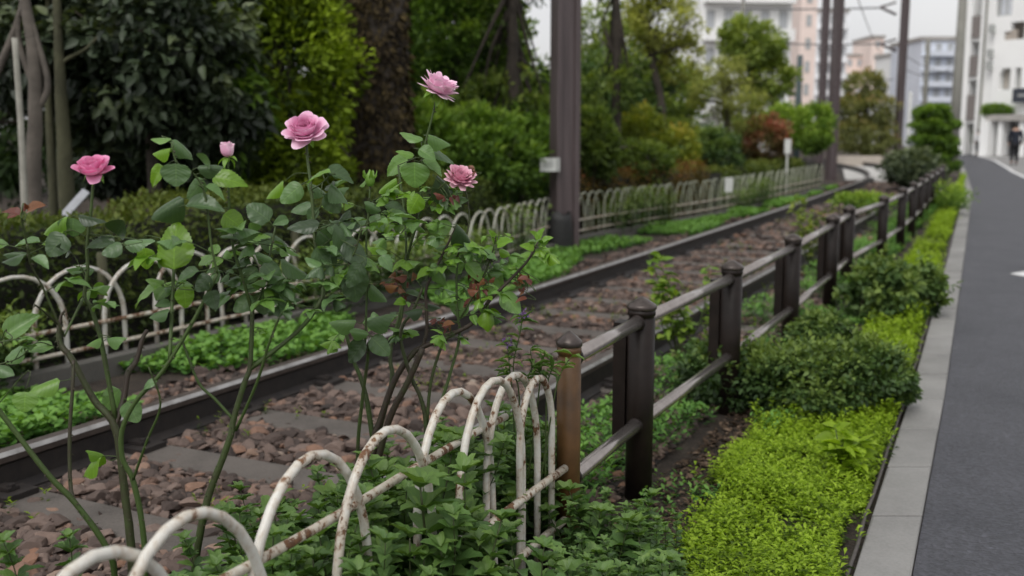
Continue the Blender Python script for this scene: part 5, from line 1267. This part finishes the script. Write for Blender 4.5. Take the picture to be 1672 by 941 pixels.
# wooden tree support
t_ = thing('tree_support', 'wooden crossbar support tied to the trunk right of the brown pole', 'tree support', ground_under(1010, 15.6))
m = MB(); a, b_ = A(982, 243, 15.6), A(1062, 240, 15.6); m.tube([a, b_], .030, 10); obj('crossbar', m, M['grey_bark'], t_)
for px in (1009, 1058):
    m = MB(); p = A(px, 241, 15.63); m.tube([[p[0], p[1], -.05], p], .026, 10); obj('post', m, M['grey_bark'], t_)

# ------------------------------------------------------------------ brown catenary poles
def ipole(px, Y, wpx, top, label, ry=.0, sleeve=False, group='brown steel poles along the track'):
    b0 = ground_under(px, Y); w = wpx*pxm(Y)
    t = thing('steel_pole', label, 'pole', b0, group)
    m = MB(); h = w/2; f = .13*w
    prof = [(-h, -h), (-.28*w, -h), (-.24*w, -.36*w), (.24*w, -.36*w), (.28*w, -h), (h, -h), (h, h), (.28*w, h), (.24*w, .36*w), (-.24*w, .36*w), (-.28*w, h), (-h, h)]
    n = len(prof); rz = .38; ca, sa = cos(rz), sin(rz)
    pr = np.array([(x*.86*ca - y*.62*sa, x*.86*sa + y*.62*ca) for x, y in prof])
    V = np.concatenate([np.c_[pr, np.full(n, z)] for z in (-.1, top)]) + b0
    m.add(V, [np.array([[i, (i+1) % n, n + (i+1) % n, n+i] for i in range(n)]), np.array([np.arange(n) + n])])
    obj('shaft', m, M['pole_paint'], t, smooth=False)
    return t, b0, w
tp, pb, pw_ = ipole(921, 12.0, 47, 7.5, 'large brown steel pole with a small plate, standing between the rail and the hoop fence')
m = MB(); x0 = pb + np.array([-.06, -.13, 0])
zs = np.linspace(0, .46, 7); V = []
for z in zs:
    r_ = .155*(1 - .2*(z/.46)**3); k = np.arange(14)*2*pi/14
    jag = (np.sin(k*3 + 1)*.04 if z > .4 else 0*k)
    V.append(np.stack([x0[0] + np.cos(k)*r_, x0[1] + np.sin(k)*r_*.7, z + jag], -1))
V = np.concatenate(V); i = np.arange(6)[:, None]; j = np.arange(14)[None]; j2 = (j+1) % 14
m.add(V, [np.stack([i*14+j, i*14+j2, (i+1)*14+j2, (i+1)*14+j], -1).reshape(-1, 4), np.array([np.arange(14) + 6*14])])
obj('base_cover', m, M['black_rubber'], tp)
c = A(898, 269, 11.78); m = MB(); m.box(c, (.225, .018, .155), rz=.0); pl = obj('number_plate', m, M['sign_white'], tp, smooth=False)
m = MB(); m.box(c + [-.02, -.011, .0], (.12, .004, .012)); m.box(c + [-.02, -.011, .028], (.09, .004, .010)); m.box(c + [-.02, -.011, -.028], (.10, .004, .010)); obj('lettering', m, M['sign_grey'], pl, smooth=False)
m = MB(); m.box(c + [.088, -.011, 0], (.035, .006, .15)); obj('edge_strip', m, M['sign_grey'], pl, smooth=False)
ipole(1356, 30, 17, 9.5, 'brown steel pole at the far end of the hoop fence, thickest of the distant ones')
ipole(1337, 38, 12, 10, 'brown steel pole just behind and left of the distant thick one')
tr_, rb, rw = ipole(1464, 46, 13, 9.0, 'brown steel pole carrying wire brackets, right of the brownish conifer')
# brackets on it
for y_, dx in ((12, -26), (72, -26)):
    m = MB(); a = A(1463, y_ + 12, 46); b_ = A(1463 + dx, y_, 46); m.tube([a, b_], .06, 8); c = A(1463, y_ - 8, 46); m.tube([c, b_], .045, 8); obj('bracket', m, M['pole_paint'], tr_)
# other poles
def rpole(px, pyt, Y, r, mat, label, name='utility_pole', cat='utility pole', r1=None):
    b0 = ground_under(px, Y); top = A(px, pyt, Y)[2]; m = MB(); m.lathe([(r, -.1), (r*.95, top*.5), (r1 or r*.8, top-.05), ((r1 or r*.8)*.7, top)], 14, b0)
    return tag(obj(name, m, M[mat], loc=b0), label, cat)
rpole(1299, 90, 42, .14, 'steel_green', 'short dark blue green steel post between the bushes and the building', 'steel_post', 'post')
rpole(1505, 64, 70, .17, 'conc_pole', 'thin grey utility pole in front of the blue grey building')
cp = rpole(1555, -40, 44, .21, 'conc_pole', 'tall grey concrete utility pole beside the white apartment building')
rpole(1480, 150, 40, .07, 'sign_white', 'thin white post beside the brown bracket pole', 'steel_post', 'post')
rpole(1205, -20, 44, .09, 'conc_pole', 'thin grey pole against the white building at the left')
# wires
def wire(a, b_, label, r=.018, sag=.15):
    a, b_ = np.array(a), np.array(b_); m = MB(); q = np.linspace(0, 1, 14)
    P = a + (b_-a)*q[:, None] - np.stack([0*q, 0*q, sag*4*q*(1-q)], -1); m.tube(P, r, 5)
    tag(obj('overhead_wire', m, M['wire'], loc=a), label, 'wire', 'overhead wires')
wire(A(1180, 14, 46), A(1438, 13, 46), 'upper cross wire running from the bracket pole to the left building', .035, .05)
wire(A(1240, 70, 46), A(1438, 72, 46), 'lower cross wire running left from the bracket pole', .03, .05)
wire(A(1362, 130, 46), A(1458, 130, 46), 'short cross wire above the brownish conifer', .025, .05)
wire(A(1398, -10, 40), A(1440, 90, 75), 'steep thin contact wire crossing the sky above the conifer', .02, .2)
wire(A(1476, 88, 46), A(1552, 118, 44), 'thin wire between the bracket pole and the concrete pole', .018, .2)
wire(A(1476, 112, 46), A(1552, 112, 44), 'thin level wire between the bracket pole and the concrete pole', .018, .3)
# small white post signs
b0 = ground_under(1286, 21.5); m = MB(); c = A(1286, 239, 21.5); m.box(c, (.13, .05, .30)); m.box([c[0], c[1], c[2]/2 - .05], (.03, .03, c[2] - .1)); 
tag(obj('white_marker', m, M['sign_white'], smooth=False, loc=b0), 'small upright white marker post in front of the round bright green bush', 'marker')
c = A(1190, 302, 15.9); m = MB(); m.box(c, (.12, .02, .22)); tag(obj('white_plate', m, M['sign_white'], smooth=False, loc=c), 'small white plate hung on the far hoop fence', 'plate')
# low walls by the crossing
m = MB(); a = A(1372, 246, 43); b_ = A(1455, 245, 41); mid = (a+b_)/2
m.box([mid[0], mid[1], .2], (2.3, .2, .44), rz=-.2); tag(obj('low_wall', m, M['tan_reveal'], smooth=False, loc=[mid[0], mid[1], 0]), 'low beige wall beyond the paved crossing', 'wall')
# ------------------------------------------------------------------ buildings
def block(mb, x0, x1, y0, y1, z0, z1, org, rz, mi=0):
    c, s = cos(rz), sin(rz)
    q = np.array([[(x0+x1)/2, (y0+y1)/2]]); cx = org[0] + q[0, 0]*c - q[0, 1]*s; cy = org[1] + q[0, 0]*s + q[0, 1]*c
    mb.box((cx, cy, (z0+z1)/2), (abs(x1-x0), abs(y1-y0), z1-z0), rz=rz, mi=mi)
class Bld:
    "local frame: x along the front, y into the building, z up"
    def __init__(s, name, label, org, rz):
        s.org = np.array([org[0], org[1], 0.]); s.rz = rz; s.root = thing(name, label, 'building', s.org)
    def part(s, name, mat, boxes, parent=None):
        m = MB()
        for b in boxes: block(m, *b, s.org, s.rz)
        return obj(name, m, M[mat], parent or s.root, smooth=False)
    def window(s, x0, x1, z0, z1, depth=.0, frame='sign_grey', glass='window_glass', t=.08):
        f = s.part('window', frame, [(x0, x1, -.05+depth, .03+depth, z0, z0+t), (x0, x1, -.05+depth, .03+depth, z1-t, z1), (x0, x0+t, -.05+depth, .03+depth, z0+t, z1-t), (x1-t, x1, -.05+depth, .03+depth, z0+t, z1-t), ((x0+x1)/2-t/2, (x0+x1)/2+t/2, -.04+depth, .03+depth, z0+t, z1-t)])
        s.part('pane', glass, [(x0+t, x1-t, -.01+depth, .02+depth, z0+t, z1-t)], f)
def apt(name, label, pxl, pxr, pytop, Y, mat, floors, cols, depth=8, rz=0.0, roofmat='roof_slab', winw=.45, balc=True, win=True, seed=0):
    a = A(pxl, 215, Y); b_ = A(pxr, 215, Y); W = (b_-a)[0]; H = A(pxl, pytop, Y)[2]
    B = Bld(name, label, (a[0], a[1]), rz)
    B.part('wall', mat, [(0, W, 0, depth, 0, H)])
    B.part('roof', roofmat, [(-.15, W+.15, -.2, depth+.15, H, H+.35)])
    if win:
        fh = H/floors; cw = W/cols; rg = np.random.default_rng(seed)
        for f in range(floors):
            for c in range(cols):
                x0 = c*cw + cw*(1-winw)/2; z0 = f*fh + fh*.30
                B.window(x0, x0 + cw*winw, z0, z0 + fh*.48, -.0)
            if balc: B.part('balcony', mat, [(.1, W-.1, -.9, 0, f*fh - .1, f*fh + .05), (.1, W-.1, -.9, -.8, f*fh + .05, f*fh + fh*.28)])
    return B
apt('apartment_building', 'white apartment building behind the trees at the left of the track', 1140, 1292, -60, 72, 'white_wall', 5, 5, rz=.12, seed=1)
apt('tower_building', 'slim pink tower block beside the white apartment building', 1300, 1326, -60, 96, 'pink_wall', 8, 1, balc=False, winw=.3, seed=2)
apt('apartment_building', 'pale grey apartment block behind the pink tower', 1326, 1376, 20, 120, 'grey_wall', 8, 3, seed=3)
apt('apartment_building', 'low pinkish distant building above the brownish conifer', 1374, 1470, 92, 150, 'pink_wall', 6, 6, balc=False, seed=4)
apt('tower_building', 'pinkish chimney like tower on the skyline above the conifer', 1416, 1436, 62, 146, 'pink_wall', 8, 1, balc=False, winw=.3, seed=5)
apt('apartment_building', 'white distant building right of the brown bracket pole', 1466, 1500, 88, 110, 'white_wall', 7, 2, balc=False, seed=6)
apt('apartment_building', 'blue grey apartment block with long balconies behind the grey utility pole', 1497, 1552, 66, 100, 'blue_wall', 7, 3, seed=7)
apt('apartment_building', 'white building filling the gap behind the crossing', 1376, 1500, 168, 130, 'white_wall', 3, 8, balc=False, seed=8)

# the white building at the right
P1 = ground_under(1592, 62.0); rz = R(-60)
Bw = Bld('apartment_building', 'white apartment building with recessed balconies at the right edge', P1, rz)
def fx(px, py, d=0.0):      # pixel -> (x along front, z) on the plane d metres behind the front
    r_ = ray(px, py); n = np.array([-sin(rz), cos(rz), 0.]); t = ((Bw.org - CAM) @ n + d)/(r_ @ n); p = CAM + r_*t
    return (p - Bw.org) @ np.array([cos(rz), sin(rz), 0]), p[2]
def X(px, d=0.0): return fx(px, 150, d)[0]
def Z(py, px=1640, d=0.0): return fx(px, py, d)[1]
xr = X(1672) + 5.5
top = Z(-90)
Bw.part('wall', 'white_wall', [(X(1560, .3), X(1580, .3), .3, 9, 0, top)])
Bw.part('wall', 'cream_wall', [(X(1580, 1.8), X(1596, 1.8), 1.8, 9, 0, top)])
Bw.part('wall', 'white_wall', [(X(1594, .2), X(1618, .2), .2, 9, 0, top)])
Bw.part('wall', 'white_wall', [(X(1618, 1.5), xr, 1.5, 9, Z(190), top)])
x0, x1 = X(1580.5, .25), X(1593.5, .25)
for a_, b_ in ((62, 26), (125, 91), (196, 155)):
    Bw.part('balcony_front', 'brown_panel', [(x0, x1, .2, .3, Z(a_, 1587), Z(b_, 1587))])
    Bw.part('balcony_floor', 'white_wall', [(x0, x1, .31, 1.78, Z(a_, 1587) - .2, Z(a_, 1587) - .01)])
for a_, b_ in ((26, -4), (91, 62), (155, 125)): Bw.window(X(1583, 1.75), X(1594, 1.75), Z(a_, 1587), Z(b_, 1587), 1.73)
fb = []
def sl(p0, p1, q0, q1): fb.append((X(p0), X(p1) if p1 < 1673 else xr, .0, .35, Z(q1), Z(q0)))
sl(1618, 1673, -90, -12); sl(1643, 1673, -12, 26); sl(1618, 1643, 26, 52); sl(1666, 1673, 38, 66); sl(1643, 1673, 26, 38) ; sl(1618, 1633, 52, 118); sl(1633, 1673, 66, 112)
sl(1618, 1630, 118, 190); sl(1648, 1655, 112, 147); sl(1665, 1673, 112, 147); sl(1630, 1673, 147, 190); sl(1633, 1630.5, 112, 113) if False else None
Bw.part('facade_panel', 'white_wall', fb)
Bw.part('recess', 'tan_reveal', [(X(1633, .9), X(1668, .9), .9, 1.0, Z(68), Z(36))])
Bw.part('balcony_front', 'tan_reveal', [(X(1634), X(1652), .1, .2, Z(74), Z(50))])
Bw.window(X(1630), X(1648), Z(147), Z(112), .4, glass='tan_reveal'); Bw.window(X(1655), X(1665), Z(147), Z(112), .4, glass='tan_reveal')
Bw.window(X(1619), X(1643), Z(26), Z(-12), .25)
Bw.part('downpipe', 'conc_pole', [(X(1599), X(1600.5), .05, .19, 0, top)])
for q in (52, 92, 112): Bw.part('air_conditioner', 'sign_grey', [(X(1612), X(1618), -.3, .19, Z(q), Z(q - 13))])
# ground floor: garage with piers and canopy
Bw.part('canopy', 'roof_slab', [(X(1612, -1.4), xr, -1.4, 1.6, Z(198), Z(188))])
for u0, u1, v0, v1 in ((1604, 1617, -1.6, 1.6), (1634, 1641, -1.2, -.6), (1668, 1678, -1.2, -.6)): Bw.part('pier', 'white_wall', [(X(u0, v0), X(u1, v0), v0, v1, 0, Z(198))])
Bw.part('garage_door', 'shutter', [(X(1616, .6), xr, .6, .8, 0, Z(198))])
# projecting sign
t_ = thing('shop_sign', 'dark blue grey projecting sign on the white building at the right edge', 'sign', Bw.org)
a, b_ = np.array(fx(1653, 168, -.5)), np.array(fx(1673, 144, -.5)); m = MB(); block(m, a[0], b_[0] + .9, -.55, -.30, a[1], b_[1], Bw.org, rz); obj('panel', m, M['sign_dark'], t_, smooth=False)
m = MB(); block(m, a[0] + .35, a[0] + .85, -.575, -.553, (a[1]+b_[1])/2 - .06, (a[1]+b_[1])/2 + .06, Bw.org, rz); obj('mark', m, M['sign_grey'], t_, smooth=False)
m = MB(); block(m, a[0] + .5, a[0] + .6, -.298, .0, b_[1] - .35, b_[1] - .25, Bw.org, rz); obj('arm', m, M['wire'], t_, smooth=False)
m = MB(); block(m, a[0] + .5, a[0] + .6, -.298, .0, a[1] + .25, a[1] + .35, Bw.org, rz); obj('arm', m, M['wire'], t_, smooth=False)
# plants on the canopy and by the entrance
def pos_front(px, py, d=0.0):
    x, z = fx(px, py, d); return Bw.org + np.array([x*cos(rz) - d*sin(rz), x*sin(rz) + d*cos(rz), z])
t_ = thing('planter_hedge', 'green clipped plants on the canopy of the white building', 'plants', pos_front(1620, 190, -.4)); m = MB(); rg = np.random.default_rng(3)
crown(m, pos_front(1628, 181, -.7), (.85, .5, .36), 70, 44, .13, FLAT, rg, clr=.28, tlo=.1, thi=.9); obj('foliage', m, M['bright_leaf'], t_)
t_ = thing('planter_hedge', 'dark green bush at the corner of the white building behind the bicycle', 'plants', G(1588, 250)); m = MB()
crown(m, A(1588, 222, 64), (1.0, .8, .75), 80, 44, .17, FLAT, rg, clr=.28, tlo=.1, thi=.9); obj('foliage', m, M['tree_leaf'], t_)

# ------------------------------------------------------------------ people, car, bicycle
def skin_figure(joints, edges, radii, mat, parent, name, sub=2):
    me = bpy.data.meshes.new(name); me.from_pydata([tuple(j) for j in joints], edges, [])
    o = bpy.data.objects.new(name, me); COL.objects.link(o)
    md = o.modifiers.new('skin', 'SKIN'); 
    for i, r_ in enumerate(radii): me.skin_vertices[0].data[i].radius = (r_, r_) if np.isscalar(r_) else r_
    me.skin_vertices[0].data[0].use_root = True
    md.use_smooth_shade = True
    s = o.modifiers.new('sub', 'SUBSURF'); s.levels = sub; s.render_levels = sub
    dg = bpy.context.evaluated_depsgraph_get(); ev = o.evaluated_get(dg); nm = bpy.data.meshes.new_from_object(ev)
    o.modifiers.clear(); o.data = nm; nm.materials.clear(); nm.materials.append(mat); o.parent = parent
    for p in nm.polygons: p.use_smooth = True
    return o
M['skin_tone'] = simple('skin_tone', (.45, .28, .20), .6, 0, .08, 10)
M['navy_cloth'] = simple('navy_cloth', (.014, .017, .028), .9, 0, .3, 12)
M['black_cloth'] = simple('black_cloth', (.010, .010, .013), .9, 0, .3, 12)
M['white_cloth'] = simple('white_cloth', (.65, .65, .66), .9, 0, .1, 12)
M['hair'] = simple('hair', (.012, .010, .009), .5, 0, .3, 40)
M['shoe'] = simple('shoe', (.03, .028, .027), .6)
def person(label, base, h, rz, top, bottom, stride=.16, grp=None):
    t = thing('person', label, 'person', base, grp, rz); k = h/1.72
    # y is the walking direction
    J = [(0, 0, .94), (0, .01, 1.12), (0, .0, 1.32), (0, 0, 1.44), (0, .015, 1.53), (0, .03, 1.62), (0, .03, 1.70),
         (.10, 0, .90), (.105, stride*.7, .50), (.11, stride*.8, .09), (.11, stride*.8 + .17, .04),
         (-.10, 0, .90), (-.105, .02, .50), (-.11, -stride*1.4, .12), (-.11, -stride*1.4 + .14, .04),
         (.17, 0, 1.40), (.25, -.05, 1.13), (.24, .06, .90), (.235, .10, .81), (-.17, 0, 1.40), (-.25, .03, 1.13), (-.25, .0, .89), (-.25, .03, .80)]
    E = [(0, 1), (1, 2), (2, 3), (3, 4), (4, 5), (5, 6), (0, 7), (7, 8), (8, 9), (9, 10), (0, 11), (11, 12), (12, 13), (13, 14), (3, 15), (15, 16), (16, 17), (17, 18), (3, 19), (19, 20), (20, 21), (21, 22)]
    Rr = [.15, .14, .15, .09, .052, .088, .06, .085, .058, .042, .035, .085, .058, .042, .035, .062, .046, .034, .03, .062, .046, .034, .03]
    body = skin_figure(np.array(J)*k, E, np.array(Rr)*k, M['skin_tone'], t, 'body')
    # clothes follow the body
    JT = [(0, 0, .84), (0, 0, .98), (0, .01, 1.14), (0, 0, 1.32), (0, 0, 1.43), (.175, 0, 1.40), (.255, -.05, 1.13), (.243, .05, .91), (-.175, 0, 1.40), (-.255, .03, 1.13), (-.253, .0, .91)]
    jk = skin_figure(np.array(JT)*k, [(0, 1), (1, 2), (2, 3), (3, 4), (4, 5), (5, 6), (6, 7), (4, 8), (8, 9), (9, 10)], np.array([.185, .185, .172, .18, .10, .082, .064, .052, .082, .064, .052])*k, M[top], t, 'jacket')
    JL = [(0, 0, .95), (.10, 0, .88), (.107, stride*.7, .50), (.11, stride*.8, .11), (-.10, 0, .88), (-.107, .02, .50), (-.11, -stride*1.4, .14)]
    skin_figure(np.array(JL)*k, [(0, 1), (1, 2), (2, 3), (0, 4), (4, 5), (5, 6)], np.array([.165, .105, .078, .065, .105, .078, .065])*k, M[bottom], t, 'trousers')
    m = MB(); W, F = ico(3); m.add(W*np.array([.108, .122, .135])*k + np.array([0, .005, 1.655])*k, [F]); obj('hair', m, M['hair'], t, local=True)
    for x, y in ((.11, stride*.8 + .07), (-.11, -stride*1.4 + .06)):
        m = MB(); m.add(W*np.array([.05, .14, .055])*k + np.array([x, y, .05])*k, [F]); obj('shoe', m, M['shoe'], t, local=True)
    return t
pb_ = ground_under(1655, 43.5); person('person in a dark navy jacket and trousers walking away along the pavement', pb_, 1.74, -.35, 'navy_cloth', 'black_cloth')
# cyclist with bicycle farther down the path
cb = G(1588, 254); person('small distant person in a white top standing on the path by the bicycle', cb + [0, -.6, 0], 1.5, .4, 'white_cloth', 'black_cloth', .08)
t_ = thing('bicycle', 'small distant bicycle parked beside the person in white', 'bicycle', cb + [.9, .3, 0], None, .5)
for x in (-.5, .5):
    a = np.linspace(0, 2*pi, 25); m = MB(); m.tube([(x + .33*cos(q), 0, .35 + .33*sin(q)) for q in a], .022, 6, caps=False)
    for q in np.arange(8)*pi/4: m.tube([(x, 0, .35), (x + .32*cos(q), 0, .35 + .32*sin(q))], .004, 4)
    obj('wheel', m, M['black_rubber'], t_, local=True)
m = MB()
for p, q in (((-.5, 0, .35), (-.1, 0, .85)), ((-.1, 0, .85), (.38, 0, .85)), ((-.1, 0, .35), (.4, 0, .8)), ((-.5, 0, .35), (-.1, 0, .35)), ((-.1, 0, .35), (-.1, 0, .9)), ((.5, 0, .35), (.36, 0, .98)), ((.36, -.28, 1.0), (.36, .28, 1.0))): m.tube([p, q], .018, 6)
obj('frame', m, M['sign_grey'], t_, local=True)
m = MB(); m.add(ico(2)[0]*[.13, .07, .035] + [-.1, 0, .93], [ico(2)[1]]); obj('saddle', m, M['black_rubber'], t_, local=True)
# distant parked car
cb = G(1592, 244) ; t_ = thing('parked_car', 'small distant white car parked beyond the bicycle', 'car', cb, None, .2)
M['car_paint'] = simple('car_paint', (.68, .69, .70), .25, 0, .03, 2)
m = MB()
sec = [(-1.9, .35, .72, .74), (-1.8, .28, .86, .80), (-1.0, .25, .92, .84), (.0, .25, .94, .85), (1.2, .25, .93, .84), (1.85, .28, .85, .80), (1.95, .38, .70, .72)]
V = []
for x, z0, z1, w in sec: V += [(x, -w, z0), (x, -w, (z0+z1)/2 + .05), (x, -w*.93, z1), (x, w*.93, z1), (x, w, (z0+z1)/2 + .05), (x, w, z0)]
m.add(V, [np.array([[i*6+j, i*6+(j+1) % 6, (i+1)*6+(j+1) % 6, (i+1)*6+j] for i in range(6) for j in range(6)]), np.array([[0, 5, 4, 3, 2, 1], [36, 37, 38, 39, 40, 41]])])
V = [(-1.7, -.74, .90), (-1.15, -.64, 1.42), (.35, -.64, 1.46), (1.05, -.74, .92), (-1.7, .74, .90), (-1.15, .64, 1.42), (.35, .64, 1.46), (1.05, .74, .92)]
m.add(V, [np.array([[1, 2, 6, 5]])]); 
for (p, q) in (((-1.7, -.74, .9), (-1.15, -.64, 1.42)), ((1.05, -.74, .92), (.35, -.64, 1.46)), ((-.35, -.75, .9), (-.35, -.64, 1.44)), ((-1.7, .74, .9), (-1.15, .64, 1.42)), ((1.05, .74, .92), (.35, .64, 1.46)), ((-.35, .75, .9), (-.35, .64, 1.44))): m.tube([p, q], .05, 6)
obj('body', m, M['car_paint'], t_, local=True)
m = MB(); V2 = [(x, y*.985, z - .005) for x, y, z in V]; m.add(V2, [np.array([[0, 3, 2, 1], [4, 5, 6, 7], [0, 1, 5, 4], [3, 7, 6, 2]])]); obj('window', m, M['window_glass'], t_, local=True, smooth=False)
for x in (-1.2, 1.2):
    for y in (-.78, .78):
        w = MB(); w.tube([(x, y - .09, .31), (x, y + .09, .31)], .31, 20); wo = obj('wheel', w, M['black_rubber'], t_, local=True)
        w = MB(); yy = y + (.095 if y > 0 else -.095); w.tube([(x, y, .31), (x, yy, .31)], .19, 16); obj('rim', w, M['sign_grey'], wo, local=True)
for y in (-.55, .55):
    m = MB(); m.add(ico(2)[0]*[.07, .16, .08] + [-1.88, y, .68], [ico(2)[1]]); obj('tail_light', m, M['tail'] if 'tail' in M else M.setdefault('tail', simple('tail', (.35, .02, .02), .3)), t_, local=True)

# ------------------------------------------------------------------ light, sky, camera
w = bpy.data.worlds.new('World'); scene.world = w; w.use_nodes = True; nt = w.node_tree
bg = nt.nodes['Background']; sky = nt.nodes.new('ShaderNodeTexSky'); sky.sky_type = 'NISHITA'; sky.sun_disc = False
SUN_EL, SUN_AZ = R(52), R(205)
sky.sun_elevation = SUN_EL; sky.sun_rotation = SUN_AZ; sky.air_density = 1.0; sky.dust_density = 4.0; sky.ozone_density = 1.0
hs = nt.nodes.new('ShaderNodeHueSaturation'); hs.inputs['Saturation'].default_value = .12
nt.links.new(sky.outputs[0], hs.inputs['Color'])
mx = nt.nodes.new('ShaderNodeMix'); mx.data_type = 'RGBA'; mx.inputs[0].default_value = .55
nt.links.new(hs.outputs[0], mx.inputs[6]); mx.inputs[7].default_value = (6.2, 6.2, 6.25, 1)
tcw = nt.nodes.new('ShaderNodeTexCoord'); cn = nt.nodes.new('ShaderNodeTexNoise'); cn.inputs['Scale'].default_value = 2.5; cn.inputs['Detail'].default_value = 5; nt.links.new(tcw.outputs['Generated'], cn.inputs['Vector'])
cr = ramp(nt, cn.outputs['Fac'], [(.3, (.90, .91, .93)), (.7, (1.06, 1.05, 1.04))])
nt.links.new(mixc(nt, 1.0, mx.outputs[2], cr.outputs[0], 'MULTIPLY'), bg.inputs['Color']); bg.inputs['Strength'].default_value = .162
sl_ = bpy.data.lights.new('sun', 'SUN'); sl_.energy = 1.3; sl_.angle = R(35); sl_.color = (1, .97, .92)
so = bpy.data.objects.new('sun', sl_); COL.objects.link(so)
dv = Vector((sin(SUN_AZ)*cos(SUN_EL), cos(SUN_AZ)*cos(SUN_EL), sin(SUN_EL)))
so.rotation_euler = dv.to_track_quat('Z', 'Y').to_euler(); so.location = (0, 0, 20)

cd = bpy.data.cameras.new('camera'); co = bpy.data.objects.new('camera', cd); COL.objects.link(co)
cd.sensor_width = 36; cd.lens = 36.0; cd.clip_end = 1000; cd.clip_start = .05
co.location = tuple(CAM); co.rotation_euler = (pi/2 - PITCH, 0, 0)
cd.dof.use_dof = True; cd.dof.focus_distance = 2.7; cd.dof.aperture_fstop = 2.7; cd.dof.aperture_blades = 0
scene.camera = co
scene.view_settings.view_transform = 'Standard'; scene.view_settings.look = 'None'; scene.view_settings.exposure = 0; scene.view_settings.gamma = 1
scene.render.engine = 'CYCLES'
cy = scene.cycles; cy.max_bounces = 6; cy.diffuse_bounces = 3; cy.glossy_bounces = 2; cy.transmission_bounces = 3; cy.transparent_max_bounces = 4
cy.use_denoising = True; cy.caustics_reflective = False; cy.caustics_refractive = False
cy.use_adaptive_sampling = True; cy.adaptive_threshold = .02
